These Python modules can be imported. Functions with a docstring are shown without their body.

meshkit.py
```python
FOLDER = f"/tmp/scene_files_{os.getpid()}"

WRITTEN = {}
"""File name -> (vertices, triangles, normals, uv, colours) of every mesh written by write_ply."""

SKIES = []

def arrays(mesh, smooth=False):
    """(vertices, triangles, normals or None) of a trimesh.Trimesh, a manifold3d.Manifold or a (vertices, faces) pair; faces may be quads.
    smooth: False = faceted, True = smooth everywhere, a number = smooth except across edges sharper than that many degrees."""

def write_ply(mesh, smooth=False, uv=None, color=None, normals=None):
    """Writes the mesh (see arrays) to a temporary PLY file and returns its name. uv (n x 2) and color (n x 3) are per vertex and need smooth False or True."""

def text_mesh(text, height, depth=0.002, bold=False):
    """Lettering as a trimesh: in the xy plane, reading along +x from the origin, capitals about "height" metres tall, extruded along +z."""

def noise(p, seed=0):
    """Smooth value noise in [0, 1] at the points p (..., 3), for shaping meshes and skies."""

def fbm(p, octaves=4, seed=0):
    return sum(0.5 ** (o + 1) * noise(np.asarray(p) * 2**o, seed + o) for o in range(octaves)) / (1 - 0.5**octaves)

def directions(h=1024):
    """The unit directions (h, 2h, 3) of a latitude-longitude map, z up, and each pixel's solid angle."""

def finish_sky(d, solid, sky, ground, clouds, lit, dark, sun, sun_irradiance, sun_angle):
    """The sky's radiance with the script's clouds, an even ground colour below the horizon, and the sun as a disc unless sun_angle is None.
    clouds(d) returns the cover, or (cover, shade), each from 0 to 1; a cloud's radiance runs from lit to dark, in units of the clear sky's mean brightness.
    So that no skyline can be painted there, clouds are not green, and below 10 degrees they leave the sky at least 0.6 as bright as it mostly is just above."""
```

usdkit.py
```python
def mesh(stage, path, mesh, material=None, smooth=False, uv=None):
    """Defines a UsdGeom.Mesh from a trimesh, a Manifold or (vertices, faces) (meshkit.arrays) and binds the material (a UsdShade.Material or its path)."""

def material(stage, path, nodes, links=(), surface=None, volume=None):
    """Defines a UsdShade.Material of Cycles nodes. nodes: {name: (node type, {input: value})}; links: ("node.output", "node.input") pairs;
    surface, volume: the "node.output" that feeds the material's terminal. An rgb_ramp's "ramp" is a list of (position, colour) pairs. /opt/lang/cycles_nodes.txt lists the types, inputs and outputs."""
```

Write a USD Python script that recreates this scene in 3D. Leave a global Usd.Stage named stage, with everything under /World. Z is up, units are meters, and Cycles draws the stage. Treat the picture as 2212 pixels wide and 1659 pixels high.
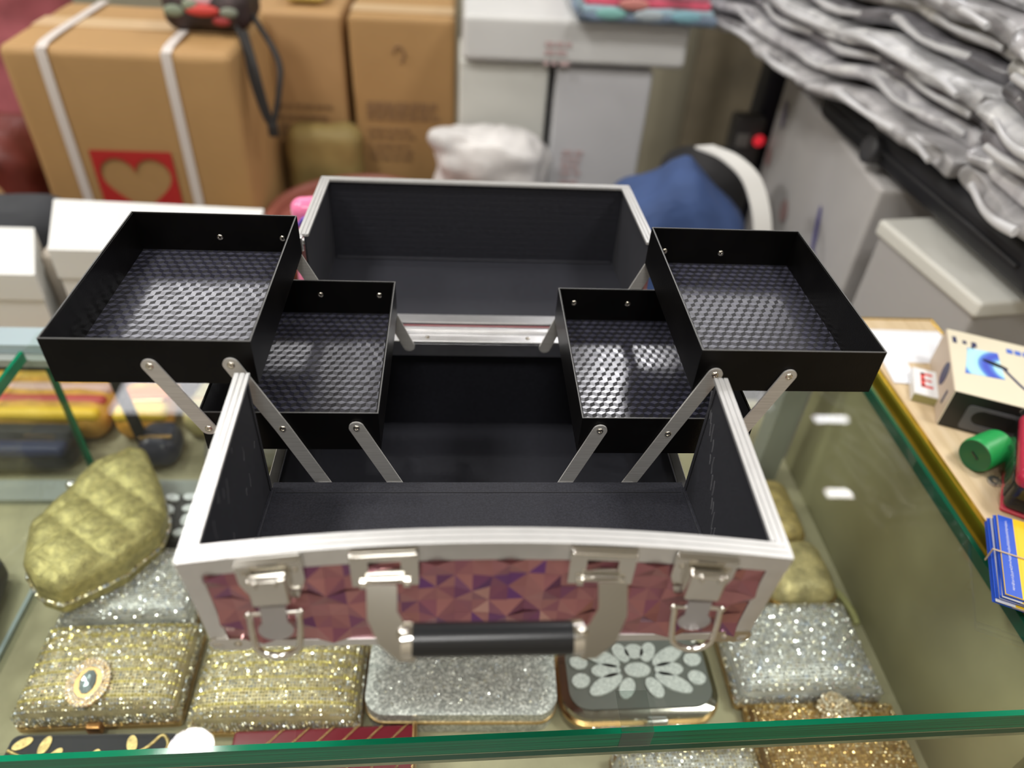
import math, random
import numpy as np, trimesh, manifold3d as m3
from shapely.geometry import Polygon, box as sbox, Point, LineString
from shapely import affinity
from shapely.ops import unary_union
from pxr import Usd, UsdGeom, UsdLux, UsdShade, Sdf, Gf, Vt
import usdkit, meshkit

stage = Usd.Stage.CreateInMemory()
UsdGeom.SetStageUpAxis(stage, UsdGeom.Tokens.z)
UsdGeom.SetStageMetersPerUnit(stage, 1.0)
UsdGeom.Xform.Define(stage, '/World')
UsdGeom.Scope.Define(stage, '/World/Looks')

# ------------------------------------------------------------------ camera, light, exposure
CAM = np.array([-0.0188, -0.3619, 0.5089])
RIGHT = np.array([0.99715323, -0.05116709, 0.05538386])
UPV = np.array([-0.0100086, 0.6381986, 0.76980672])
FWD = np.array([0.07473467, 0.76816956, -0.63586968])
cam = UsdGeom.Camera.Define(stage, '/World/camera')
mtx = Gf.Matrix4d(*RIGHT, 0, *UPV, 0, *(-FWD), 0, *CAM, 1)
cam.AddTransformOp().Set(mtx)
cam.CreateHorizontalApertureAttr(36.0)
cam.CreateVerticalApertureAttr(27.0)
cam.CreateFocalLengthAttr(36.0 * 1601.6 / 2212)
cam.CreateClippingRangeAttr(Gf.Vec2f(0.01, 100))
cam.CreateFStopAttr(3.2)
cam.CreateFocusDistanceAttr(0.53)
cam.CreateExposureAttr(0.46)

usdkit.material(stage, '/World/Looks/sky', {"b": ("background_shader", {"color": (0.95, 0.97, 1.0), "strength": 0.5})}, surface="b.background")
dome = UsdLux.DomeLight.Define(stage, '/World/sky')
dome.CreateIntensityAttr(0.3)
dome.CreateColorAttr(Gf.Vec3f(0.96, 0.98, 1.0))

CEIL = 1.75
def ceiling_lamp(i, x, y, sx, sy, power):
    l = UsdLux.RectLight.Define(stage, f'/World/ceiling_lamp_{i:03d}')
    l.CreateWidthAttr(sx); l.CreateHeightAttr(sy)
    l.CreateIntensityAttr(power); l.CreateColorAttr(Gf.Vec3f(0.985, 0.975, 1.0) if y > 1.9 else Gf.Vec3f(1.0, 0.98, 0.95))
    l.AddTranslateOp().Set(Gf.Vec3d(x, y, CEIL - 0.03))
def downlight(i, x, y, r, power):
    l = UsdLux.DiskLight.Define(stage, f'/World/downlight_{i:03d}')
    l.CreateRadiusAttr(r); l.CreateIntensityAttr(power); l.CreateColorAttr(Gf.Vec3f(1.0, 0.98, 0.94))
    l.AddTranslateOp().Set(Gf.Vec3d(x, y, CEIL - 0.03))
for i, (x, y, sx, sy, p) in enumerate([(-1.20, 2.42, .64, .62, 5.5), (-.69, 2.30, .17, .23, 9.0), (-.43, 2.12, .12, .60, 4), (.62, 1.98, .22, .34, 26), (1.20, 2.42, .52, .50, 3.0),
                                    (1.685, 1.755, .15, .040, 18), (1.600, 1.644, .17, .040, 18), (1.820, 1.649, .11, .040, 18), (1.716, 2.101, .16, .040, 14),
                                    (-.95, .05, .34, .34, 40), (.95, -.05, .34, .34, 34), (-.1, -.85, .50, .36, 17), (-2.25, .9, .40, .40, 50), (2.2, .8, .34, .34, 34)]):
    ceiling_lamp(i + 1, x, y, sx, sy, p)
downlight(1, -.775, .655, .06, 110)

strip = UsdLux.RectLight.Define(stage, '/World/counter_strip_lamp')      # the showcase's own strip light under the front rim
strip.CreateWidthAttr(0.88); strip.CreateHeightAttr(0.006); strip.CreateIntensityAttr(16); strip.CreateColorAttr(Gf.Vec3f(1.0, 0.97, 0.88))
strip.AddTranslateOp().Set(Gf.Vec3d(-0.02, -0.104, -0.0365)); strip.AddRotateXOp().Set(28.0)

# ------------------------------------------------------------------ materials
LOOKS = {}
def mat(name, nodes, links=(), surface="p.BSDF"):
    if name not in LOOKS:
        LOOKS[name] = usdkit.material(stage, '/World/Looks/' + name, nodes, links, surface=surface)
    return LOOKS[name]
def plain(name, col, rough=0.5, metal=0.0, noise=0.0, nscale=60, bump=0.0, bscale=300, spec=0.5, **kw):
    """a principled surface with slight colour variation and fine bump"""
    n = {"p": ("principled_bsdf", {"base_color": col, "roughness": rough, "metallic": metal, "specular_ior_level": spec, **kw})}
    l = []
    if noise or bump:
        n["tc"] = ("texture_coordinate", {})
    if noise:
        n["no"] = ("noise_texture", {"scale": nscale, "detail": 4.0})
        n["r"] = ("rgb_ramp", {"ramp": [(0.3, tuple(c * (1 - noise) for c in col)), (0.7, tuple(min(1, c * (1 + noise)) for c in col))]})
        l += [("tc.object", "no.vector"), ("no.fac", "r.fac"), ("r.color", "p.base_color")]
    if bump:
        n["nb"] = ("noise_texture", {"scale": bscale, "detail": 3.0})
        n["bu"] = ("bump", {"strength": bump, "distance": 0.002})
        l += [("tc.object", "nb.vector"), ("nb.fac", "bu.height"), ("bu.normal", "p.normal")]
    return mat(name, n, l)
def island(name, cols, rough=0.2, metal=1.0, **kw):
    """every separate small piece of a mesh takes its own tone"""
    n = {"a": ("attribute", {"attribute": "tone"}), "r": ("rgb_ramp", {"ramp": cols}), "p": ("principled_bsdf", {"roughness": rough, "metallic": metal, **kw})}
    return mat(name, n, [("a.fac", "r.fac"), ("r.color", "p.base_color")])
def glass(name, tint, ior=1.5, rough=0.0):
    return mat(name, {"f": ("fresnel", {"IOR": ior}), "ge": ("geometry", {}), "iv": ("math", {"math_type": "subtract", "value1": 1.0}), "mu": ("math", {"math_type": "multiply"}), "t": ("transparent_bsdf", {"color": tint}), "g": ("glossy_bsdf", {"color": (1, 1, 1), "roughness": rough}), "m": ("mix_closure", {})},
               [("ge.backfacing", "iv.value2"), ("f.fac", "mu.value1"), ("iv.value", "mu.value2"), ("mu.value", "m.fac"), ("t.BSDF", "m.closure1"), ("g.BSDF", "m.closure2")], surface="m.closure")

def weave(name, col, rough=0.75, scale=900.0):
    return mat(name, {"tc": ("texture_coordinate", {}), "w": ("wave_texture", {"wave_type": "bands", "bands_direction": "x", "scale": scale, "distortion": 1.0}),
                      "w2": ("wave_texture", {"wave_type": "bands", "bands_direction": "y", "scale": scale, "distortion": 1.0}), "mx": ("mix", {"mix_type": "multiply", "fac": 1.0}),
                      "no": ("noise_texture", {"scale": 700.0, "detail": 3.0}), "r": ("rgb_ramp", {"ramp": [(0.3, tuple(c * 0.7 for c in col)), (0.75, tuple(c * 1.5 for c in col))]}),
                      "bu": ("bump", {"strength": 0.25, "distance": 0.0006}), "p": ("principled_bsdf", {"roughness": rough, "sheen_weight": 0.06, "sheen_roughness": 0.35, "specular_ior_level": 0.35})},
               [("tc.object", "w.vector"), ("tc.object", "w2.vector"), ("tc.object", "no.vector"), ("w.color", "mx.color1"), ("w2.color", "mx.color2"), ("mx.color", "bu.height"), ("bu.normal", "p.normal"), ("no.fac", "r.fac"), ("r.color", "p.base_color")])

LINING = weave('black_lining', (0.0185, 0.019, 0.0255), 0.55)
SEAM = plain('seam_thread', (0.006, 0.006, 0.008), 0.8)
BLACK_PL = plain('black_plastic', (0.0030, 0.0027, 0.0027), 0.38, noise=0.4, nscale=40, bump=0.06, bscale=900, spec=0.16)
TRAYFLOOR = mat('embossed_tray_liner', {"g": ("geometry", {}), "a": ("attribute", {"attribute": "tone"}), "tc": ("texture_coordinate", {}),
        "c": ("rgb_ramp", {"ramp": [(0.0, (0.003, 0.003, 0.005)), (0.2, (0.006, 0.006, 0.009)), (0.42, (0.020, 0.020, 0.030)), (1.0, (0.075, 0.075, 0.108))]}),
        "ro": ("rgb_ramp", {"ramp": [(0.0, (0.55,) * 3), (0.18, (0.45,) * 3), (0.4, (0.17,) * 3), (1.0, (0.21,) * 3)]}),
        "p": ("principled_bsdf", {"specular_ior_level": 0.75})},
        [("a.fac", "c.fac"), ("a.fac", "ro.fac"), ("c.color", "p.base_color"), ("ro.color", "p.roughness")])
ALU = plain('brushed_aluminium', (0.86, 0.86, 0.87), 0.32, 1.0, noise=0.05, nscale=120)
ALU_MATT = plain('matt_aluminium_frame', (0.80, 0.80, 0.80), 0.42, 0.85, noise=0.03, nscale=90)
ARM = mat('satin_aluminium_arm', {"tc": ("texture_coordinate", {}), "mp": ("mapping", {"scale": (40.0, 40.0, 2500.0)}), "no": ("noise_texture", {"scale": 1.0, "detail": 2.0}),
        "r": ("rgb_ramp", {"ramp": [(0.3, (0.52, 0.51, 0.49)), (0.7, (0.66, 0.65, 0.63))]}), "p": ("principled_bsdf", {"metallic": 0.35, "roughness": 0.38})},
        [("tc.object", "mp.vector"), ("mp.vector", "no.vector"), ("no.fac", "r.fac"), ("r.color", "p.base_color")])
CHROME = plain('polished_chrome', (0.74, 0.72, 0.67), 0.12, 1.0)
NICKEL = plain('nickel_rivet', (0.72, 0.68, 0.60), 0.2, 1.0)
GRIP = plain('black_grip_vinyl', (0.008, 0.009, 0.011), 0.28)
PINK = mat('pink_holographic_facets', {"a": ("attribute", {"attribute": "tone"}), "r": ("rgb_ramp", {"ramp": [(0.0, (0.40, 0.165, 0.195)), (0.25, (0.46, 0.20, 0.215)), (0.5, (0.54, 0.25, 0.255)), (0.64, (0.42, 0.17, 0.21)), (0.74, (0.30, 0.11, 0.20)), (0.84, (0.21, 0.075, 0.21)), (0.91, (0.22, 0.08, 0.31)), (0.95, (0.46, 0.20, 0.20)), (1.0, (0.72, 0.42, 0.38))]}),
        "p": ("principled_bsdf", {"roughness": 0.2, "metallic": 0.65})}, [("a.fac", "r.fac"), ("r.color", "p.base_color")])
PINKFLAT = plain('pink_shell', (0.60, 0.27, 0.28), 0.3, 0.6)

# ------------------------------------------------------------------ scene tree helpers
COUNT = {}
def path_for(parent, name):
    k = (parent, name); n = COUNT.get(k, 0); COUNT[k] = n + 1
    return f'{parent}/{name}' if n == 0 else f'{parent}/{name}_{n:03d}'
XF = {}
def key(p, label=None, cat=None, group=None, kind=None):
    for a, b in (('label', label), ('category', cat), ('group', group), ('kind', kind)):
        if b: p.SetCustomDataByKey(a, b)
def thing(name, label, cat, loc=(0, 0, 0), rz=0.0, group=None, kind=None):
    p = path_for('/World', name)
    x = UsdGeom.Xform.Define(stage, p)
    x.AddTranslateOp().Set(Gf.Vec3d(*map(float, loc))); x.AddRotateZOp().Set(float(rz))
    key(x.GetPrim(), label, cat, group, kind)
    XF[p] = (np.array(loc, float), math.radians(rz))
    return p
def tri(m):
    if isinstance(m, m3.Manifold):
        k = m.to_mesh(); return trimesh.Trimesh(np.array(k.vert_properties[:, :3], float), np.array(k.tri_verts), process=False)
    return m
def part(parent, name, mesh, material, smooth=30, label=None, kind=None, world=False, tone=None):
    """one Mesh prim below parent; world=True: the mesh is given in world coordinates"""
    m = tri(mesh); piece = m.metadata.get('piece')
    if piece and tone is None:      # one random tone for each separate stone
        k = len(m.vertices) // piece; tone = np.repeat(np.random.default_rng(k).random(k), piece)
    if world:
        root = '/'.join(parent.split('/')[:3]); t, a = XF[root]
        v = np.asarray(m.vertices) - t; c, s = math.cos(-a), math.sin(-a)
        m = trimesh.Trimesh(np.stack([c * v[:, 0] - s * v[:, 1], s * v[:, 0] + c * v[:, 1], v[:, 2]], 1), m.faces, process=False)
    p = path_for(parent, name)
    g = usdkit.mesh(stage, p, m, material, smooth=smooth)
    if tone is not None:
        UsdGeom.PrimvarsAPI(g).CreatePrimvar('tone', Sdf.ValueTypeNames.FloatArray, 'vertex').Set(Vt.FloatArray.FromNumpy(np.asarray(tone, np.float32)))
    key(g.GetPrim(), label, None, None, kind)
    return p
def setting(name, mesh, material, parent='/World', smooth=False):
    p = path_for(parent, name); g = usdkit.mesh(stage, p, tri(mesh), material, smooth=smooth)
    g.GetPrim().SetCustomDataByKey('kind', 'structure')
    return p

# ------------------------------------------------------------------ mesh helpers
cat = trimesh.util.concatenate
def mv(m, t=(0, 0, 0), rx=0, ry=0, rz=0):
    m = tri(m).copy()
    for a, ax in ((rx, (1, 0, 0)), (ry, (0, 1, 0)), (rz, (0, 0, 1))):
        if a: m.apply_transform(trimesh.transformations.rotation_matrix(math.radians(a), ax))
    m.apply_translation(t); return m
def bx(x0, x1, y0, y1, z0, z1, r=0.0):
    s = (x1 - x0, y1 - y0, z1 - z0); c = ((x0 + x1) / 2, (y0 + y1) / 2, (z0 + z1) / 2)
    return mv(rbox(*s, r) if r else trimesh.creation.box(s), c)
def rbox(sx, sy, sz, r, n=2):
    """box centred at the origin with rounded edges"""
    r = min(r, sx / 2.001, sy / 2.001, sz / 2.001)
    k = trimesh.creation.icosphere(subdivisions=n - 1, radius=r).vertices
    P = [k + np.array([a * (sx / 2 - r), b * (sy / 2 - r), c * (sz / 2 - r)]) for a in (-1, 1) for b in (-1, 1) for c in (-1, 1)]
    return tri(m3.Manifold.hull_points(np.vstack(P)))
def refine(m, l):
    m = tri(m)
    q = m3.Manifold(m3.Mesh(np.asarray(m.vertices, np.float32), np.asarray(m.faces, np.uint32)))
    return tri(q.refine_to_length(l))
def soft(sx, sy, sz, r, l, amp, scale, seed=0, sag=0.0):
    """a cushion-like body: a rounded box, refined and pushed about by noise"""
    m = refine(rbox(sx, sy, sz, r, 3), l); v = m.vertices.copy()
    n = m.vertex_normals
    d = meshkit.fbm(v * scale + 7.3 + seed * 11.7, 3, seed) - 0.5
    v += n * (d * 2 * amp)[:, None]
    if sag: v[:, 2] -= sag * ((2 * v[:, 0] / sx) ** 2 + (2 * v[:, 1] / sy) ** 2)
    return trimesh.Trimesh(v, m.faces, process=False)
def ext(poly, h):
    """extrude a shapely polygon along z from 0 to h"""
    gs = getattr(poly, 'geoms', [poly])
    return cat([trimesh.creation.extrude_polygon(g, h, engine='earcut') for g in gs])
def yz(pts, x0, x1, n=1):
    """a convex polygon given in (y, z), swept along x in n steps"""
    P = np.asarray(pts, float); k = len(P); X = np.linspace(x0, x1, n + 1)
    a = sum(P[i, 0] * P[(i + 1) % k, 1] - P[(i + 1) % k, 0] * P[i, 1] for i in range(k))
    if a < 0: P = P[::-1]
    V = np.vstack([np.column_stack([np.full(k, x), P[:, 0], P[:, 1]]) for x in X]); F = []
    for s in range(n):
        for i in range(k):
            j = (i + 1) % k; A, B, C, D = s * k + i, s * k + j, (s + 1) * k + j, (s + 1) * k + i
            F += [[A, B, C], [A, C, D]]
    for i in range(1, k - 1):
        F.append([0, i + 1, i]); o = n * k; F.append([o, o + i, o + i + 1])
    m = trimesh.Trimesh(V, F, process=False)
    if m.volume < 0: m.invert()
    return m
def tube(pts, r, sides=10, closed=False):
    p = np.asarray(pts, float); n = len(p)
    t = (np.roll(p, -1, 0) - np.roll(p, 1, 0)) if closed else np.gradient(p, axis=0)
    t /= np.linalg.norm(t, axis=1, keepdims=True)
    ref = np.array([0.31, 0.17, 0.93]); A = np.cross(t, ref); A /= np.linalg.norm(A, axis=1, keepdims=True); B = np.cross(t, A)
    an = np.arange(sides) * 2 * np.pi / sides
    rr = np.broadcast_to(r, (n,))[:, None, None]
    V = (p[:, None] + rr * (np.cos(an)[None, :, None] * A[:, None] + np.sin(an)[None, :, None] * B[:, None])).reshape(-1, 3); F = []
    for i in range(n if closed else n - 1):
        for j in range(sides):
            a, b = i * sides + j, i * sides + (j + 1) % sides; c, d = ((i + 1) % n) * sides + (j + 1) % sides, ((i + 1) % n) * sides + j
            F += [[a, c, b], [a, d, c]]
    if not closed:
        V = np.vstack([V, p[0], p[-1]]); o = len(V) - 2
        for j in range(sides):
            F += [[o, j, (j + 1) % sides], [o + 1, (n - 1) * sides + (j + 1) % sides, (n - 1) * sides + j]]
    m = trimesh.Trimesh(V, F, process=False)
    if m.volume < 0: m.invert()
    return m
def curve(pts, n=24):
    """smooth curve through points (Catmull-Rom)"""
    P = np.asarray(pts, float); P = np.vstack([2 * P[0] - P[1], P, 2 * P[-1] - P[-2]]); out = []
    for i in range(1, len(P) - 2):
        t = np.linspace(0, 1, n, endpoint=False)[:, None]
        out.append(0.5 * (2 * P[i] + (P[i + 1] - P[i - 1]) * t + (2 * P[i - 1] - 5 * P[i] + 4 * P[i + 1] - P[i + 2]) * t ** 2 + (3 * P[i] - P[i - 1] - 3 * P[i + 1] + P[i + 2]) * t ** 3))
    return np.vstack(out + [P[-2][None]])
def lathe(prof, n=32):
    """profile of (radius, z) pairs turned about z"""
    return trimesh.creation.revolve(np.asarray(prof, float), sections=n)
def cyl(a, b, r, n=20):
    return trimesh.creation.cylinder(radius=r, segment=[a, b], sections=n)
def rrect(x0, x1, y0, y1, r, q=6):
    return sbox(x0 + r, y0 + r, x1 - r, y1 - r).buffer(r, quad_segs=q)
def rot_to(m, ax, ay, az, o):
    """local axes to given directions"""
    m = tri(m).copy(); M = np.eye(4); M[:3, 0] = ax; M[:3, 1] = ay; M[:3, 2] = az; M[:3, 3] = o
    m.apply_transform(M); return m
def gems(P, N, r, rng, tilt=0.42, sides=6, h=0.6):
    """many small faceted stones, each its own island"""
    P = np.asarray(P, float); N = np.asarray(N, float); k = len(P)
    N = N + rng.normal(0, tilt, (k, 3)); N /= np.linalg.norm(N, axis=1, keepdims=True)
    A = np.cross(N, np.array([0.37, 0.91, 0.17])); A /= np.linalg.norm(A, axis=1, keepdims=True); B = np.cross(N, A)
    an = np.arange(sides) * 2 * np.pi / sides; r = np.broadcast_to(r, (k,))
    ring = np.cos(an)[None, :, None] * A[:, None] + np.sin(an)[None, :, None] * B[:, None]
    V0 = P[:, None] + ring * r[:, None, None]
    V1 = P[:, None] + ring * (r * 0.55)[:, None, None] + (N * (r * h)[:, None])[:, None]
    V = np.concatenate([V0, V1], 1)
    F = []
    for j in range(sides):
        q = (j + 1) % sides; F += [[j, q, sides + q], [j, sides + q, sides + j]]
    for j in range(1, sides - 1): F.append([sides, sides + j, sides + j + 1])
    F = np.array(F); n = 2 * sides
    return trimesh.Trimesh(V.reshape(-1, 3), metadata={'piece': n}, faces=(F[None] + (np.arange(k) * n)[:, None, None]).reshape(-1, 3), process=False)

# ------------------------------------------------------------------ the room
ZF = -0.95
WALL = plain('khaki_wall_paint', (0.30, 0.275, 0.20), 0.8, noise=0.08, nscale=3)
setting('floor', bx(-2.6, 2.6, -1.6, 2.95, ZF - 0.05, ZF), plain('grey_floor_tile', (0.35, 0.33, 0.30), 0.5, noise=0.1, nscale=4))
setting('wall_back', bx(-2.6, 2.6, 2.9, 2.95, ZF, CEIL), WALL)
setting('wall_left', bx(-2.65, -2.6, -1.6, 2.95, ZF, CEIL), WALL)
setting('wall_right', bx(2.6, 2.65, -1.6, 2.95, ZF, CEIL), WALL)
setting('wall_front', bx(-2.6, 2.6, -1.65, -1.6, ZF, CEIL), plain('beige_shop_wall', (0.55, 0.50, 0.42), 0.7))
setting('ceiling', bx(-2.65, 2.65, -1.6, 2.95, CEIL, CEIL + 0.05), plain('white_ceiling', (0.75, 0.74, 0.71), 0.9))

# ------------------------------------------------------------------ the glass counter
EDGE = mat('green_glass_edge', {"tc": ("texture_coordinate", {}), "mp": ("mapping", {"scale": (3.0, 3.0, 400.0)}), "no": ("noise_texture", {"scale": 2.0, "detail": 3.0}),
        "r": ("rgb_ramp", {"ramp": [(0.3, (0.001, 0.11, 0.055)), (0.65, (0.002, 0.23, 0.11))]}), "p": ("principled_bsdf", {"roughness": 0.1, "specular_ior_level": 0.25})},
        [("tc.object", "mp.vector"), ("mp.vector", "no.vector"), ("no.fac", "r.fac"), ("r.color", "p.base_color")])
EDGE2 = plain('pale_green_glass_rim', (0.26, 0.30, 0.18), 0.2, noise=0.25, nscale=30)
EDGE3 = plain('dark_green_glass_edge', (0.003, 0.085, 0.047), 0.12, spec=0.3)
PANE = glass('clear_counter_glass', (0.955, 0.975, 0.955))
FABRIC = plain('olive_shelf_felt', (0.40, 0.375, 0.245), 0.9, noise=0.1, nscale=25, bump=0.3, bscale=700)
OLIVE = plain('olive_side_panel', (0.30, 0.29, 0.165), 0.35, noise=0.12, nscale=9)
RAIL = plain('blue_grey_rail', (0.42, 0.52, 0.56), 0.35, 0.3)
POST = plain('grey_aluminium_post', (0.34, 0.37, 0.35), 0.4, 0.3)
SH = -0.222
XL, XR, YB = -0.484, 0.4475, 0.336
yf = lambda x: -0.1273 + 0.0195 * x      # front edge of the glass
ctr = thing('glass_display_counter', 'glass-topped display counter with thick green edges under the open vanity case', 'counter', (0, 0.1, ZF))
def world(n, m, mt, **k): return part(ctr, n, m, mt, world=True, **k)
top = Polygon([(XL, yf(XL) + .004), (XR - .005, yf(XR) + .004), (XR - .005, YB), (XL, YB)])
world('glass_top', mv(ext(top, 0.012), (0, 0, -0.0125)), PANE, smooth=False)
fr = Polygon([(XL, yf(XL)), (XR, yf(XR)), (XR, yf(XR) + .004), (XL, yf(XL) + .004)])
world('front_edge', mv(ext(fr, 0.0195), (0, 0, -0.0200)), EDGE, smooth=False, label='bright green polished front edge of the glass top')
fr2 = Polygon([(XL, yf(XL) + .0006), (XR, yf(XR) + .0006), (XR, yf(XR) + .006), (XL, yf(XL) + .006)])
world('light_rim', mv(ext(fr, 0.0010), (0, 0, -0.0211)), EDGE2, smooth=False)
world('front_edge', mv(ext(fr2, 0.0085), (0, 0, -0.0297)), EDGE3, smooth=False)
world('light_rim', mv(ext(fr2, 0.0042), (0, 0, -0.0340)), EDGE2, smooth=False)
world('side_edge', bx(XR - .005, XR, yf(XR), YB, -0.0125, -0.0003), EDGE3, label='dark green right edge of the glass top')
world('side_edge', bx(XL - .004, XL, yf(XL), 0.300, -0.0125, -0.0003), EDGE)
world('front_pane', bx(XL, XR, -0.118, -0.112, SH - 0.35, -0.0345), PANE)
world('side_pane', bx(XL + .004, XL + .008, -0.110, 0.3170, SH, -0.0135), PANE)
world('pane_edge', bx(XL + .003, XL + .0095, 0.317, 0.322, SH, -0.0135), EDGE)
world('shelf_edge_strip', bx(XL - .002, XL + .002, -0.110, 0.317, SH + .0005, SH + .006), RAIL)
world('back_rail', bx(-0.9, -0.30, 0.312, 0.345, -0.0125, -0.001), RAIL)
world('back_rail', bx(-0.9, 0.44, 0.300, 0.3118, -0.022, -0.0128), POST)
world('shelf', bx(-1.0, 0.447, -0.105, 0.488, SH - 0.012, SH), FABRIC)
world('shelf_rail', bx(-0.9, 0.40, 0.278, 0.312, SH + .0004, SH + .008), POST)
world('corner_post', bx(0.386, 0.416, 0.315, 0.345, SH, -0.023), POST)
world('side_panel', bx(0.4475, 0.4535, -0.12, 0.36, ZF, -0.014), OLIVE)
world('base_cabinet', bx(-1.0, 0.447, -0.10, 0.48, ZF, SH - 0.36), plain('brown_cabinet_board', (0.16, 0.10, 0.06), 0.5))
world('back_panel', bx(-1.0, 0.447, 0.4885, 0.494, SH - 0.012, -0.116), plain('dark_cabinet_back', (0.06, 0.06, 0.05), 0.6))
world('adhesive_tape', cat([mv(ext(Polygon([(0.098, yf(.098) - .0006), (0.121, yf(.121) - .0006), (0.121, yf(.121)), (0.098, yf(.098))]), 0.021), (0, 0, -0.0205)), bx(0.098, 0.121, yf(.11) + .0005, -0.095, 0.0, 0.0004)]),
      glass('clear_tape', (0.82, 0.86, 0.84), 1.9, 0.25), smooth=False, label='strip of clear tape stuck over the glass edge')

# ------------------------------------------------------------------ the wooden counter beside it
WOOD = mat('pale_wood_laminate', {"tc": ("texture_coordinate", {}), "mp": ("mapping", {"scale": (90.0, 5.0, 5.0)}), "no": ("noise_texture", {"scale": 2.0, "detail": 5.0}),
        "r": ("rgb_ramp", {"ramp": [(0.25, (0.52, 0.385, 0.225)), (0.5, (0.63, 0.49, 0.305)), (0.75, (0.69, 0.55, 0.37))]}), "p": ("principled_bsdf", {"roughness": 0.4})},
        [("tc.object", "mp.vector"), ("mp.vector", "no.vector"), ("no.fac", "r.fac"), ("r.color", "p.base_color")])
GOLDTRIM = plain('gold_trim', (0.80, 0.52, 0.05), 0.22, 0.9, noise=0.15, nscale=15)
wc = thing('wooden_side_counter', 'pale wood counter top with shiny gold trim right of the glass', 'counter', (0.52, 0.0, ZF))
part(wc, 'counter_top', bx(0.4600, 0.5690, -0.60, 0.3715, -0.018, 0.012, 0.0015), WOOD, world=True)
part(wc, 'gold_trim', bx(0.4548, 0.4600, -0.60, 0.3715, -0.013, 0.0115, 0.001), GOLDTRIM, world=True, label='shiny gold metal trim strip')
part(wc, 'gold_trim', bx(0.4600, 0.5720, 0.3715, 0.3745, -0.013, 0.0125, 0.001), GOLDTRIM, world=True)
part(wc, 'gold_trim', bx(0.5690, 0.5720, -0.60, 0.3715, -0.013, 0.0125, 0.001), GOLDTRIM, world=True)
part(wc, 'cabinet_body', bx(0.4560, 0.5650, -0.60, 0.3680, ZF, -0.0182), plain('cabinet_laminate', (0.5, 0.4, 0.26), 0.5), world=True)

# ------------------------------------------------------------------ the vanity case
CW = 0.150
case = thing('vanity_case', 'open pink faceted makeup case with four black fold-out trays and chrome latches', 'case', (0, 0.09, 0.0))
def C(parent, n, m, mt, **k): return part(parent, n, m, mt, world=True, **k)
H = np.array([-0.0075, 0.1150]); Bf = np.array([-0.131, 0.129]); Rf = np.array([-0.138, 0.2105]); Tf = np.array([-0.0080, 0.2205])
def bow(m, amp=0.011):
    """the long front panel of the lid is sprung inwards a little"""
    m = tri(m).copy(); v = m.vertices.copy()
    w = np.clip((v[:, 2] - 0.131) / 0.079, 0, 1.2) * np.clip((-0.085 - v[:, 1]) / 0.03, 0, 1)
    v[:, 1] += amp * (1 - np.clip(v[:, 0] / CW, -1, 1) ** 2) * w
    return trimesh.Trimesh(v, m.faces, process=False)
def slab(p, q, t, x0, x1, n=1):
    """a board whose outer line is p-q in (y, z), t thick towards the left of p->q"""
    p, q = np.asarray(p, float), np.asarray(q, float); d = (q - p) / np.linalg.norm(q - p); nn = np.array([-d[1], d[0]]) * t
    return yz([p, q, q + nn, p + nn], x0, x1, n)
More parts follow.
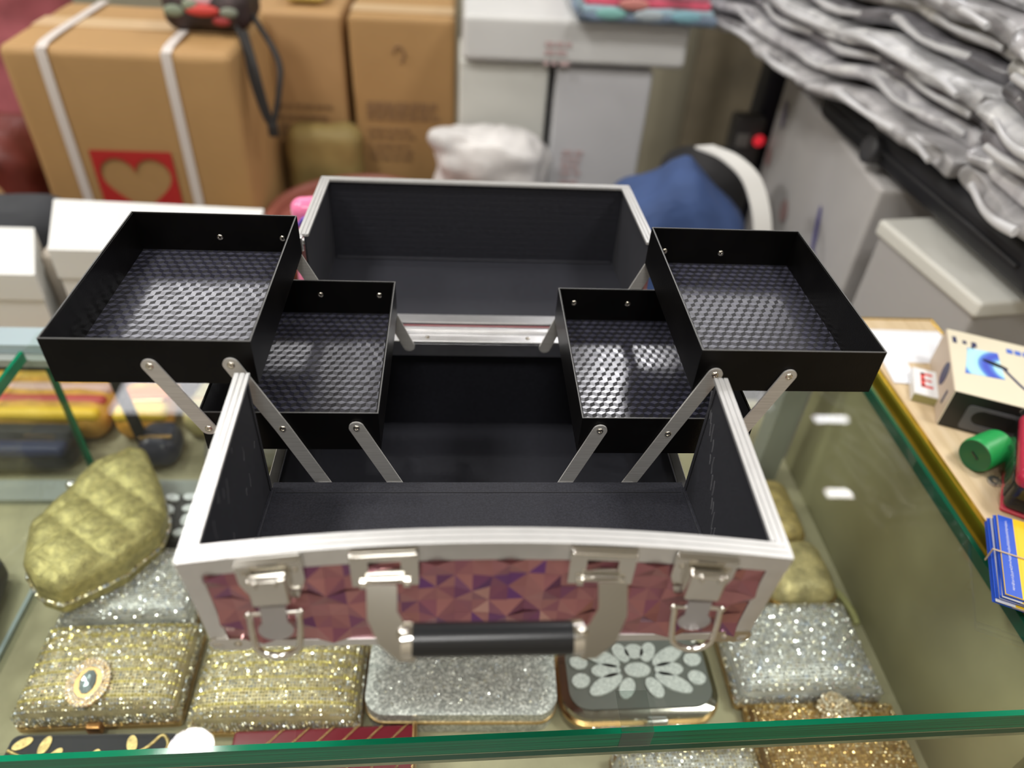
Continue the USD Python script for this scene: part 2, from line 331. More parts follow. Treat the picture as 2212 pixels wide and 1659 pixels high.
# base
yo0, yo1, zt = -0.0085, 0.1900, 0.1150
base = C(case, 'base', cat([bx(-CW, CW, yo0, yo0 + .0035, 0.003, zt - .008), bx(-CW, CW, yo1 - .0035, yo1, 0.003, zt - .008), bx(-CW, -CW + .0035, yo0 + .0035, yo1 - .0035, 0.003, zt - .008),
         bx(CW - .0035, CW, yo0 + .0035, yo1 - .0035, 0.003, zt - .008), bx(-CW, CW, yo0, yo1, 0.0015, 0.003)]), PINKFLAT, smooth=False, label='pink outer shell of the base')
li = .0036
C(base, 'base_lining', cat([bx(-CW + li, CW - li, yo0 + li, yo0 + .0052, 0.0032, zt), bx(-CW + li, CW - li, yo1 - .0052, yo1 - li, 0.0032, zt - .004), bx(-CW + li, -CW + .0052, yo0 + .0052, yo1 - .0052, 0.0032, zt - .004),
         bx(CW - .0052, CW - li, yo0 + .0052, yo1 - .0052, 0.0032, zt - .004), bx(-CW + .0052, CW - .0052, yo0 + .0052, yo1 - .0052, 0.0032, 0.0046)]), LINING, smooth=False, label='black woven fabric lining of the base')
for s in (-1, 1):
    x0, x1 = (-CW - .0008, -CW + .0068) if s < 0 else (CW - .0068, CW + .0008)
    C(base, 'rim_rail', cat([bx(x0, x1, yo0 + .001, yo1, zt - .003, zt, .0008), bx(x0 if s < 0 else x1 - .0011, x0 + .0011 if s < 0 else x1, yo0, yo1, zt - .014, zt - .001)]), ALU, label='aluminium rim')
C(base, 'back_rail', cat([bx(-CW + .006, CW - .006, 0.1725, 0.1845, zt - .0035, zt, .0008), bx(-CW + .006, CW - .006, 0.1725, 0.1740, zt - .016, zt - .003), bx(-CW + .004, CW - .004, 0.1850, 0.1925, zt - .002, zt + .003, .0012)]), ALU, label='double aluminium hinge rail at the back')
C(base, 'front_rail', bx(-0.1145, 0.1095, -0.0024, -0.0010, zt - .010, zt + .0040, .0005), ALU, label='thin aluminium strip holding the front arms')
for x in (-0.105, -0.045, 0.045, 0.105):
    C(base, 'rail_rivet', mv(lathe([(0, .0012), (.0014, .001), (.0021, 0), (0, 0)], 14), (x, 0.1785, zt)), NICKEL)
for s in (-1, 1):
    for y in (yo0 + .006, yo1 - .006):
        C(base, 'foot', mv(lathe([(0, 0), (.0055, 0), (.006, .0008), (.006, .0016), (0, .0016)], 16), (s * (CW - .014), y + (.006 if y < .1 else -.006), -0.0001)), BLACK_PL)
# front lid
def lid(name, H, B, R, T, back, label):
    x0, x1 = -CW, CW; bend = (lambda m: m) if back else bow
    t = 0.0035
    out = 1 if back else -1
    side = lambda x, q, th: mv(yz(q, 0, th), (x, 0, 0))
    cen = (H + B + R + T) / 4
    shrink = lambda k: [p + (cen - p) / np.linalg.norm(cen - p) * k for p in (H, B, R, T)]
    tl = t if out > 0 else t
    sg = 1 if back else -1
    mk = lambda p, q, th, a, b, n=1: slab(p, q, th, a, b, n) if back else slab(q, p, th, a, b, n)
    # boards: bottom H-B, end B-R, two cheeks
    shell = C(case, name, bend(cat([mk(H, B, t, x0, x1, 16), mk(B, R, t, x0, x1, 16), side(x0, [H, B, R, T], t), side(x1 - t, [H, B, R, T], t)])), PINKFLAT, smooth=False, label=label)
    n1 = mk(H, B, 1, 0, 1).vertices; 
    dHB = (B - H) / np.linalg.norm(B - H); nHB = np.array([-dHB[1], dHB[0]]) * (1 if back else -1)
    dBR = (R - B) / np.linalg.norm(R - B); nBR = np.array([-dBR[1], dBR[0]]) * (1 if back else -1)
    e = t + .0002
    L = cat([mk(H + nHB * e, B + nHB * e, .0016, x0 + e, x1 - e, 16), mk(B + nBR * e, R + nBR * e, .0016, x0 + e, x1 - e, 16), side(x0 + e, [H, B, R, T], .0016), side(x1 - e - .0016, [H, B, R, T], .0016)])
    C(shell, 'lid_lining', bend(L), LINING, smooth=False, label='black woven fabric lining of the lid')
    return shell, nHB, nBR
fl, nHB, nBR = lid('front_lid', H, Bf, Rf, Tf, False, 'front half of the lid with handle and latches')
# seams of the lining
e = .0056
for s in (-1, 1):
    a = H + nHB * (e + .0004); b = Bf + nHB * (e + .0004) + (H - Bf) * .05
    xs = s * (CW - .0062)
    C(fl, 'corner_seam', bow(tube([(xs, *(a + (b - a) * k)) for k in np.linspace(0.02, 1, 8)], .0014, 8)), LINING)
    C(fl, 'fabric_hem', bow(mv(yz([H + (0, .001), H + (-.004, .0015), Tf + (-.0035, -.003), Tf + (-.0002, -.002)], 0, .0007), (xs - (.0003 if s > 0 else .0004) - s * -.0009, 0, 0))), LINING)
    C(fl, 'stitch_line', tube([(s * (CW - .0058), *(H + (-.0046, .002) + (Tf - H) * k)) for k in np.linspace(0.0, .95, 6)], .0003, 6), SEAM)
C(fl, 'fabric_hem', cat([bx(-CW + .006, CW - .006, -0.0150, -0.0028, zt + .0052, zt + .0062), yz([(-.0028, zt + .0062), (-.0022, zt + .0056), (-.0022, zt - .010), (-.0028, zt - .010)], -CW + .006, CW - .006)]), LINING, smooth=False, label='folded fabric hem along the hinge line')
C(fl, 'stitch_line', bx(-CW + .009, CW - .009, -0.0128, -0.0123, zt + .0062, zt + .00645), SEAM)
rs = np.random.default_rng(21)
for s in (-1, 1):
    ms = []
    for k in range(13 if s < 0 else 18):
        if s < 0: a = np.array([rs.uniform(-.125, -.02), rs.uniform(.150, .205)]); d = np.array([.002, rs.uniform(.003, .012)])
        else: a = np.array([-.010 - .0045 * k * .9 + rs.normal(0, .001), .200 - .0042 * k + rs.normal(0, .002)]); d = np.array([.003, rs.uniform(.006, .013)])
        if a[1] > .203 or a[1] + d[1] > .212: d *= .4
        xx = s * (CW - .0053)
        ms.append(bow(tube([(xx, *a), (xx, *(a + d * .5 + rs.normal(0, .0006, 2))), (xx, *(a + d))], .00028 if s < 0 else .00045, 5)))
    C(fl, 'scuff_marks', cat(ms), plain('pale_scuff', (.10, .10, .11) if s > 0 else (.10, .10, .11), .8), smooth=60, kind='stuff')
# rim frame: profile with grooves along the cheeks and the front
def frame(R, T, B, back):
    u = (T - R) / np.linalg.norm(T - R); nn = np.array([-u[1], u[0]]); nn = nn if nn[1] > 0 else -nn
    ms = []; w = .0085; o = R
    for k0, k1, hgt in ((0, .0022, .0022), (.0022, .0030, .0010), (.0030, .0056, .0022), (.0056, .0064, .0010), (.0064, w, .0022)):
        a, b = o + u * (k0 - .0006), o + u * (k1 - .0006)
        ms.append(yz([a, b, b + nn * hgt, a + nn * hgt], -CW - .001, CW + .001, 16))
        for s in (-1, 1):
            x0, x1 = (-CW - .001 + k0, -CW - .001 + k1) if s < 0 else (CW + .001 - k1, CW + .001 - k0)
            p, q = R + u * k1, T
            ms.append(yz([p, q, q + nn * hgt, p + nn * hgt], x0, x1))
    d = (B - R) / np.linalg.norm(B - R)
    dn = -u
    ms.append(yz([R + dn * .0012 + nn * .002, R + nn * .002, R + d * .0105, R + d * .0105 + dn * .0012], -CW - .001, CW + .001, 16))
    for s in (-1, 1):
        x0, x1 = (-CW - .0014, -CW) if s < 0 else (CW, CW + .0014)
        ms.append(yz([R + nn * .002, T + nn * .002, T - nn * .0105, R - nn * .0105], x0, x1))
    return cat(ms)
C(fl, 'rim_frame', bow(frame(Rf, Tf, Bf, False)), ALU_MATT, smooth=False, label='grooved aluminium frame around the front lid')
ed = (Bf - Rf) / np.linalg.norm(Bf - Rf); LBR = np.linalg.norm(Bf - Rf); en = np.array([ed[1], -ed[0]]); en = en if en[0] < 0 else -en
def F(m):
    """from panel coordinates (x along the case, y down from the rim, z outwards) to the world, with the panel's bow"""
    return bow(rot_to(m, (1, 0, 0), (0, *ed), (0, *en), (0, *Rf)))
def FX(m): # plates drawn with x right, y DOWN: mirrored axes need flipped winding
    m = F(m)
    if np.linalg.det(np.array([(1, 0, 0), (0, *ed), (0, *en)])) < 0: m.invert()
    return m
def plate(poly, c0, c1): return FX(mv(ext(poly, c1 - c0), (0, 0, c0)))
for s in (-1, 1):
    x0, x1 = (-CW - .0008, -CW + .0088) if s < 0 else (CW - .0088, CW + .0008)
    C(fl, 'corner_edge', FX(bx(x0, x1, .010, LBR + .001, 0, .0012, .0005)), ALU_MATT, label='aluminium corner edge')
    cc = rrect(x0 - (.001 if s < 0 else .012), x1 + (.012 if s < 0 else .001), LBR - .010, LBR + .0022, .0052)
    cap = C(fl, 'corner_cap', cat([plate(cc, .0008, .0022), FX(mv(rbox(.010, .010, .009, .0042, 3), (s * (CW - .0025), LBR - .0022, -.0015)))]), CHROME, label='rounded chrome corner cap')
    C(cap, 'rivet', FX(mv(lathe([(0, .0016), (.0015, .0012), (.0024, 0), (0, 0)], 14), (s * (CW - .0135), LBR - .0045, .0021))), NICKEL)
C(fl, 'bottom_edge', FX(bx(-CW, CW, LBR - .0062, LBR + .0012, -.001, .0013, .0005)), ALU_MATT, label='aluminium bottom edge')
# pink faceted panel: squares cut into raised triangular facets
rng = np.random.default_rng(5)
def facets(x0, x1, y0, y1, cell):
    V, Fc = [], []
    nx, ny = int(round((x1 - x0) / cell)), max(1, int(round((y1 - y0) / cell)))
    gx, gy = np.linspace(x0, x1, nx + 1), np.linspace(y0, y1, ny + 1)
    Z = rng.uniform(.0003, .0007, (nx + 1, ny + 1)) + np.where((np.add.outer(np.arange(nx + 1), np.arange(ny + 1)) % 2) == 0, .0032, 0)
    for i in range(nx):
        for j in range(ny):
            c = [(gx[i], gy[j], Z[i, j]), (gx[i + 1], gy[j], Z[i + 1, j]), (gx[i + 1], gy[j + 1], Z[i + 1, j + 1]), (gx[i], gy[j + 1], Z[i, j + 1])]
            mid = ((gx[i] + gx[i + 1]) / 2 + rng.normal(0, .0006), (gy[j] + gy[j + 1]) / 2 + rng.normal(0, .0006), rng.uniform(.0004, .0018))
            for k in range(4):
                e1, e2 = np.array(c[k]), np.array(c[(k + 1) % 4]); h = (e1 + e2) / 2; h[2] = rng.uniform(.0002, .0016)
                for p, q in ((e1, h), (h, e2)):
                    o = len(V); V += [p, q, mid]; Fc.append([o, o + 1, o + 2])
    return trimesh.Trimesh(np.array(V, float), Fc, process=False)
fp = facets(-CW + .0092, CW - .0092, .0112, LBR - .0066, .0185)
fpm = FX(fp)
xm = fpm.vertices.reshape(-1, 3, 3).mean(1)[:, 0]; u = rng.random(len(xm))
u = np.where(np.abs(xm + .005) < .042, .35 + .65 * u, .82 * u ** 1.25)      # the film turns violet near the middle
C(fl, 'faceted_panel', fpm, PINK, smooth=False, tone=np.repeat(u, 3), label='pink holographic front panel of triangular facets')
# latches
def latch(xc, tilt, label):
    sh = lambda p: affinity.translate(p, xc, 0)
    shield = Polygon([(-.0148, .001), (.0148, .001), (.0148, .017), (.0105, .031), (-.0105, .031), (-.0148, .017)]).buffer(.001)
    lt = C(fl, 'latch', cat([plate(sh(shield), .0022, .0036)]), CHROME, label=label)
    C(lt, 'catch_block', cat([FX(mv(rbox(.0185, .021, .0085, .0014), (xc, .0150, .0078)))]), CHROME)
    C(lt, 'keeper', cat([plate(sh(sbox(-.0148, -.0006, .0148, .0018)), .0015, .0062), FX(mv(rbox(.0105, .0016, .003, .0007), (xc, .0035, .0120))), FX(mv(rbox(.0016, .005, .003, .0007), (xc - .0046, .0055, .0125))), FX(mv(rbox(.0016, .005, .003, .0007), (xc + .0046, .0055, .0125)))]), CHROME)
    tong = unary_union([sbox(-.0062, .0, .0062, .016), affinity.scale(Point(0, .0165).buffer(.0088), 1.0, .85)])
    tg = mv(ext(tong, .0022), (0, 0, 0)); tg = mv(tg, (xc, .0275, .0090), rx=tilt)
    C(lt, 'tongue', FX(tg), plain('satin_steel_tongue', (0.62, 0.62, 0.66), 0.32, 1.0))
    for s in (-1, 1):
        C(lt, 'pin', cat([FX(cyl((xc + s * .0055, .0335, .0105), (xc + s * .0128, .0335, .0105), .0011)), FX(mv(trimesh.creation.icosphere(2, .0018), (xc + s * .0128, .0335, .0105)))]), CHROME)
        C(lt, 'rivet', FX(mv(lathe([(0, .0012), (.0012, .0009), (.0018, 0), (0, 0)], 12), (xc + s * .0118, .0085, .0036))), NICKEL)
    u = curve([(xc - .0120, .0335, .0105), (xc - .0118, .046, .0145), (xc - .0098, .0560, .0175), (xc, .0600, .0190), (xc + .0098, .0560, .0175), (xc + .0118, .046, .0145), (xc + .0120, .0335, .0105)], 8)
    C(lt, 'wire_loop', FX(tube(u, .0017, 10)), CHROME, smooth=60)
latch(-0.1090, 10, 'chrome toggle latch left of the handle')
latch(0.1087, 4, 'chrome toggle latch right of the handle')
# handle
hd = C(case, 'handle', cat([cyl((-.0405, -.1645, .1855), (.0405, -.1645, .1855), .0079, 36), mv(trimesh.creation.icosphere(3, .0079), (0, 0, 0)).apply_scale(1) if False else cyl((-.038, -.1645, .1855), (.038, -.1645, .1855), .0082, 36)]), GRIP, smooth=40, label='black cylindrical carrying handle grip')
hv = np.array([-.1645 + .1430, .1855 - .2010]); hv = hv / np.linalg.norm(hv); hn = np.array([hv[1], -hv[0]]); hn = hn if hn[0] < 0 else -hn
for s in (-1, 1):
    xc = -.0537 if s < 0 else .0565
    b = Polygon([(-.0165, -.0012), (.0165, -.0012), (.0162, .0245), (.0095, .0245), (.0088, .0165), (-.0088, .0165), (-.0095, .0245), (-.0162, .0245)])
    b = b.difference(sbox(-.0086, .0055, .0086, .0150)).buffer(.0005)
    sh = affinity.translate(b, xc, 0)
    br = C(hd, 'handle_bracket', cat([plate(sh, .0020, .0042), FX(mv(rbox(.033, .0022, .0045, .0009), (xc, -.0005, .0043))), FX(cyl((xc - .0125, .0215, .0045), (xc - .0092, .0215, .0045), .0030)), FX(cyl((xc + .0092, .0215, .0045), (xc + .0125, .0215, .0045), .0030))]), CHROME, label='chrome handle bracket with a square window')
    arm = Polygon([(-.0635, .000), (-.0500, .000), (-.0495, .012), (-.0445, .0195), (-.0400, .0215), (-.0400, .0345), (-.0470, .0340), (-.0565, .0270), (-.0625, .0150)]).buffer(-.0008).buffer(.0014)
    if s > 0: arm = affinity.translate(affinity.scale(arm, -1, 1, origin=(0, 0)), .0028, 0)
    else: arm = affinity.translate(arm, .0028, 0)
    a3 = mv(ext(arm, .0040), (0, 0, -.002))
    o = np.array([-.1445, .2005])
    a3 = rot_to(a3, (1, 0, 0), (0, *hv), (0, *hn), (0, *o))
    if np.linalg.det(np.array([(1, 0, 0), (0, *hv), (0, *hn)])) < 0: a3.invert()
    C(hd, 'handle_arm', a3, CHROME, smooth=40, label='curved chrome handle arm')
    C(hd, 'hinge_bar', FX(cyl((xc - .0095, .0180, .0055), (xc + .0095, .0180, .0055), .0022)), CHROME)
    C(hd, 'grip_ferrule', cat([cyl((s * .0385, -.1645, .1855), (s * .0435, -.1645, .1855), .0088, 32), mv(trimesh.creation.icosphere(2, .0032), (s * .0425, -.1655, .1925))]), CHROME, smooth=40)
# back lid
ph = 1.6288; sb, cb = math.sin(ph), math.cos(ph)
Hb = np.array([0.1925, 0.1150]); Bb = Hb + .1300 * np.array([sb, cb]); Tb = Hb + .0876 * np.array([-cb, sb]); Rb = Bb + .0876 * np.array([-cb, sb])
bl, nH2, nB2 = lid('back_lid', Hb, Bb, Rb, Tb, True, 'back half of the lid, folded back')
C(bl, 'rim_frame', frame(Rb, Tb, Bb, True), ALU_MATT, smooth=False, label='aluminium frame around the back lid')
dh = (Bb - Hb) / np.linalg.norm(Bb - Hb)
q = Bb + nH2 * .0066 - dh * .0055
C(bl, 'fabric_seam', tube([(-CW + .008, *q), (CW - .008, *q)], .0013, 8), LINING)
C(bl, 'hinge_leaf', cat([yz([Hb + nH2 * .0055, Hb + dh * .013 + nH2 * .0055, Hb + dh * .013 + nH2 * .0067, Hb + nH2 * .0067], -CW + .008, CW - .008)]), ALU, label='aluminium strip along the back hinge')
for s in (-1, 1):
    C(bl, 'strap_hinge', cat([bx(s * CW - .003, s * CW + .003, Tb[0] - .004, Tb[0] + .006, Tb[1] - .012, Tb[1] + .001, .001), cyl((s * CW - .004, Tb[0], Tb[1] - .004), (s * CW + .004, Tb[0], Tb[1] - .004), .003)]), ALU)

# trays
A4 = .00405
def tray_liner(x0, x1, y0, y1, z, seed):
    """embossed pattern of cubes: three rhombi to each hexagon, each a little tilted"""
    r = np.random.default_rng(seed); V, Fc, tone = [], [], []
    dx, dy = math.sqrt(3) * A4, 1.5 * A4
    for j in range(-1, int((y1 - y0) / dy) + 3):
        for i in range(-1, int((x1 - x0) / dx) + 3):
            c = np.array([x0 + dx * (i + .5 * (j % 2)), y0 + dy * j])
            h = [c + A4 * np.array([math.cos(math.radians(90 + 60 * k)), math.sin(math.radians(90 + 60 * k))]) for k in range(6)]
            for kind, q in enumerate(([c, h[5], h[0], h[1]], [c, h[1], h[2], h[3]], [c, h[3], h[4], h[5]])):
                pts = np.array(q); m = pts.mean(0)
                if not (x0 - A4 * .6 < m[0] < x1 + A4 * .6 and y0 - A4 * .6 < m[1] < y1 + A4 * .6): continue
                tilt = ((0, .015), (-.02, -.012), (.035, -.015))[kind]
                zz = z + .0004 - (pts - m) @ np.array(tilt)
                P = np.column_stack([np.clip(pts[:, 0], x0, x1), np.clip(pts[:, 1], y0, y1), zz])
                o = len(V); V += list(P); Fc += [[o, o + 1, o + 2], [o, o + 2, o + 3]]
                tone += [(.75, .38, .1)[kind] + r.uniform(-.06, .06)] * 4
    m = trimesh.Trimesh(np.array(V), Fc, process=False)
    if m.face_normals[:, 2].mean() < 0: m.invert()
    return m, tone
TY0, TY1, TH, TT = 0.0008, 0.1620, 0.0325, 0.0016
def rivet_at(parent, x, y, z, d, label=None):
    """hollow rivet head facing direction d (+1 back, -1 front)"""
    h = lathe([(.0007, .0002), (.0010, .0008), (.0017, .0009), (.0023, .0004), (.0024, 0), (.0007, 0)], 18)
    return C(parent, 'rivet', mv(h, (x, y, z), rx=90 if d < 0 else -90), NICKEL, smooth=50, label=label)
def tray(x0, x1, z, holes, label, seed):
    b = sbox(x0, TY0, x1, TY1).difference(sbox(x0 + TT, TY0 + TT, x1 - TT, TY1 - TT))
    lip = sbox(x0, TY0, x1, TY1).difference(sbox(x0 + TT * .55, TY0 + TT * .55, x1 - TT * .55, TY1 - TT * .55))
    t = C(case, 'tray', cat([mv(ext(b, TH - .0004), (0, 0, z - TH)), mv(ext(lip, .0004), (0, 0, z - .0004)), bx(x0 + TT, x1 - TT, TY0 + TT, TY1 - TT, z - TH, z - TH + .0012)]), BLACK_PL, smooth=False, label=label)
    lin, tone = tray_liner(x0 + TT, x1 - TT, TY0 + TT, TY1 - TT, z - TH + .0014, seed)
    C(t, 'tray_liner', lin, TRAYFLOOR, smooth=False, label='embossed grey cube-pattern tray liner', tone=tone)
    C(t, 'bright_lip', mv(ext(lip, .0003), (0, 0, z)), plain('worn_plastic_edge', (0.10, 0.10, 0.10), 0.4), smooth=False)
    for x, zz in holes:
        rivet_at(t, x, TY1 - TT, zz, -1)
    return t
tray(-.2630, -.1413, .2393, [(-.2015, .2204), (-.1542, .2206)], 'upper left tray, swung out highest on the left', 1)
tray(-.1836, -.0693, .1824, [(-.1308, .1696), (-.0829, .1700)], 'lower left tray', 2)
tray(.0651, .1836, .1796, [(.0795, .1662), (.1257, .1662)], 'lower right tray', 3)
tray(.1341, .2542, .2374, [(.1477, .2174), (.1944, .2168)], 'upper right tray, swung out highest on the right', 4)
# cantilever arms
def strap(pts, y0, y1, w=.0050):
    ln = LineString(pts).buffer(w, quad_segs=8)
    m = ext(ln, abs(y1 - y0))                       # in (x, z) plane
    v = m.vertices; m = trimesh.Trimesh(np.column_stack([v[:, 0], y0 + v[:, 2], v[:, 1]]), m.faces, process=False)
    if m.volume < 0: m.invert()
    return m
LONG = {-1: [(-.1552, .2225), (-.1317, .1700), (-.1100, .1165)], 1: [(.1460, .2190), (.1253, .1671), (.1055, .1165)]}
MIDA = {-1: [(-.0840, .1708), (-.0605, .1165)], 1: [(.0781, .1694), (.0590, .1165)]}
TOPA = {-1: [(-.2033, .2209), (-.1789, .1698)], 1: [(.1950, .2185), (.1764, .1705)]}
for s, sd in ((-1, 'left'), (1, 'right')):
    for pts, nm in ((LONG[s], 'long'), (MIDA[s], 'short lower'), (TOPA[s], 'short upper')):
        for y0, y1, d in ((-.0008, .0004, -1), (.1624, .1636, 1)):
            a = C(case, 'cantilever_arm', strap(pts, y0, y1), ARM, smooth=40, label=f'{nm} aluminium arm, {"front" if d < 0 else "back"} {sd}')
            for (x, z) in pts:
                rivet_at(a, x, y0 if d < 0 else y1, z, d)

# ------------------------------------------------------------------ clutch bags in the counter
SIL = [(0.0, (0.42, 0.43, 0.43)), (0.3, (0.76, 0.78, 0.78)), (0.6, (0.86, 0.86, 0.83)), (0.8, (0.80, 0.74, 0.52)), (0.9, (0.55, 0.66, 0.9)), (1.0, (0.95, 0.95, 0.95))]
GOLDS = [(0.0, (0.38, 0.34, 0.22)), (0.25, (0.74, 0.70, 0.52)), (0.45, (0.80, 0.68, 0.36)), (0.6, (0.88, 0.87, 0.82)), (0.78, (0.66, 0.66, 0.62)), (0.88, (0.55, 0.62, 0.75)), (1.0, (0.95, 0.93, 0.85))]
S_SIL = island('silver_rhinestones', SIL, 0.16, 0.75)
S_GOLD = island('gold_and_clear_rhinestones', GOLDS, 0.16, 0.75)
S_AMBER = island('amber_gold_beads', [(0.0, (0.35, 0.22, 0.06)), (0.5, (0.75, 0.52, 0.18)), (1.0, (0.95, 0.85, 0.6))], 0.2, 0.6)
S_YEL = island('yellow_gold_beads', [(0.0, (0.5, 0.42, 0.10)), (1.0, (0.85, 0.74, 0.25))], 0.22, 0.55)
GOLDMET = plain('gold_clasp_frame', (0.62, 0.42, 0.19), 0.25, 1.0, noise=0.1, nscale=60)
GOLDFAB = plain('gold_bag_body', (0.50, 0.43, 0.26), 0.5, 0.4, noise=0.2, nscale=120)
SILFAB = plain('silver_bag_body', (0.56, 0.57, 0.56), 0.45, 0.4, noise=0.2, nscale=120)
SILMET = plain('bright_silver_metal', (0.80, 0.82, 0.82), 0.12, 1.0)

def bulge_top(sx, sy, h, bulge, r=.012, l=.006):
    """clutch body standing on z=0: rounded slab with a domed upper side"""
    m = refine(rbox(sx, sy, h, min(r, h * .45), 3), l); v = m.vertices.copy()
    d = np.clip(1 - (2 * v[:, 0] / sx) ** 4, 0, 1) * np.clip(1 - (2 * v[:, 1] / sy) ** 4, 0, 1)
    v[:, 2] = np.where(v[:, 2] > 0, v[:, 2] + bulge * d, v[:, 2]) + h / 2
    return trimesh.Trimesh(v, m.faces, process=False)
def top_points(sx, sy, h, bulge, step, rows_bulge=False, jitter=.1, rng=None):
    nx, ny = int(sx / step), int(sy / step); X, Y = np.meshgrid((np.arange(nx) + .5) / nx * 2 - 1, (np.arange(ny) + .5) / ny * 2 - 1)
    x, y = X.ravel() * .97, Y.ravel() * .97
    x = x + rng.normal(0, jitter * step / sx, len(x)); y = y + rng.normal(0, jitter * step / sy, len(y))
    x, y = np.clip(x, -.985, .985), np.clip(y, -.985, .985)
    edge = np.maximum(np.abs(x), np.abs(y)); drop = np.clip((edge - .9) / .1, 0, 1) ** 2 * .008
    z = h + bulge * (1 - x ** 4) * (1 - y ** 4) - drop
    N = np.column_stack([bulge * 4 * x ** 3 * (1 - y ** 4) * 2 / sx + np.sign(x) * (np.abs(x) > .93) * .8, bulge * 4 * y ** 3 * (1 - x ** 4) * 2 / sy + np.sign(y) * (np.abs(y) > .93) * .8, np.ones_like(x)])
    N /= np.linalg.norm(N, axis=1, keepdims=True)
    return np.column_stack([x * sx / 2, y * sy / 2, z]), N
def side_points(sx, sy, h, step, rng):
    P, N = [], []
    for side, L in ((0, sx), (1, sy), (2, sx), (3, sy)):
        for a in np.arange(step / 2, L, step):
            for z in np.arange(.006, h - .002, step):
                t = a - L / 2
                P.append([(t, -sy / 2), (sx / 2, t), (t, sy / 2), (-sx / 2, t)][side] + (z,)); N.append([(0, -1, 0), (1, 0, 0), (0, 1, 0), (-1, 0, 0)][side])
    return np.array(P), np.array(N, float)
def clutch(name, label, x, y, rz, sx, sy, h, bulge, body, stones, step, seed, stripes=None, frame=GOLDMET, frame_side=True, sides=True, group=None):
    rng = np.random.default_rng(seed)
    b = thing(name, label, 'bag', (x, y, SH + .0003), rz, group)
    part(b, 'body', bulge_top(sx, sy, h, bulge), body)
    P, N = top_points(sx, sy, h, bulge, step, rng=rng)
    sel = np.zeros(len(P), bool)
    if stripes is not None:
        rowid = np.round((P[:, 1] / sy + .5) * (sy / step)).astype(int); sel = (rowid % stripes) == 0
    if sides:
        P2, N2 = side_points(sx + .001, sy + .001, h - .003, step, rng); P, N, sel = np.vstack([P, P2]), np.vstack([N, N2]), np.r_[sel, np.zeros(len(P2), bool)]
    part(b, 'rhinestones', gems(P[~sel], N[~sel], step * .52 * rng.uniform(.75, 1.05, (~sel).sum()), rng), stones, smooth=False, kind='stuff')
    if sel.any():
        part(b, 'gold_bead_rows', gems(P[sel], N[sel], step * .5, rng), S_YEL, smooth=False, kind='stuff')
    if frame_side:
        fr = rrect(-sx / 2 - .002, sx / 2 + .002, -sy / 2 - .003, sy / 2 + .002, .006).difference(rrect(-sx / 2 + .004, sx / 2 - .004, -sy / 2 + .004, sy / 2 - .004, .004))
        part(b, 'clasp_frame', cat([mv(ext(fr, .0028), (0, 0, .0105)), mv(ext(fr, .0028), (0, 0, .0066))]), frame, smooth=40)
    return b
g1 = clutch('beaded_clutch', 'gold striped rhinestone clutch with a large oval jewelled clasp, front left', -.3545, .040, 1.0, .148, .094, .034, .012, GOLDFAB, S_GOLD, .0031, 11, stripes=4)
rg = np.random.default_rng(3)
jw = part(g1, 'jewel_clasp', mv(ext(affinity.scale(Point(0, 0).buffer(.020), .96, 1.12), .003), (-.008, -.024, .0455), rx=8), GOLDMET, label='oval jewelled clasp')
th = np.linspace(0, 2 * np.pi, 34, endpoint=False)
ring = np.vstack([np.column_stack([-.008 + .020 * .96 * k * np.cos(th), -.024 + .020 * 1.12 * k * np.sin(th), np.full(34, .0485) + .16 * 0]) for k in (.98, .84, .70)])
ring[:, 2] += (ring[:, 1] + .024) * .14
part(jw, 'crystal_ring', gems(ring, np.tile([0, 0, 1.0], (len(ring), 1)), .0019, rg), island('champagne_crystals', [(0, (.72, .55, .40)), (.5, (.86, .74, .60)), (1, (.96, .92, .86))], .2, .35), smooth=False, kind='stuff')
st = mv(lathe([(0, .0045), (.004, .0038), (.0072, .0012), (.0075, 0), (0, 0)], 10), (0, 0, 0)); st.apply_scale((1.0, 1.55, 1)); 
part(jw, 'oval_stone', mv(st, (-.008, -.024, .0488), rx=8), plain('blue_grey_crystal', (.36, .44, .47), .12, .5), smooth=False, label='blue-grey oval crystal')
part(g1, 'clasp_tab', mv(rbox(.014, .008, .012, .002), (-.001, -.0525, .016)), plain('copper_clasp', (.40, .20, .07), .3, .9), smooth=30)
part(g1, 'chain_ring', tube([(-.012 + .013 * math.cos(a), -.064 + .004 * math.sin(a), .003 + .008 * math.sin(a)) for a in np.linspace(0.2, math.pi - .2, 16)], .0011), plain('rose_gold_wire', (.55, .36, .25), .25, 1), smooth=60)
g2 = clutch('beaded_clutch', 'gold striped rhinestone clutch without a jewel, under the left latch', -.1875, .028, -.3, .158, .090, .034, .012, GOLDFAB, S_GOLD, .0031, 12, stripes=4)
clutch('rhinestone_clutch', 'silver ribbed rhinestone clutch under the quilted gold pouch', -.362, .137, 2.4, .134, .092, .034, .008, SILFAB, S_SIL, .0030, 13)
clutch('rhinestone_clutch', 'silver rhinestone clutch in a gold frame right of the flower clutch', .343, .050, .3, .150, .104, .034, .010, SILFAB, S_SIL, .0034, 14)
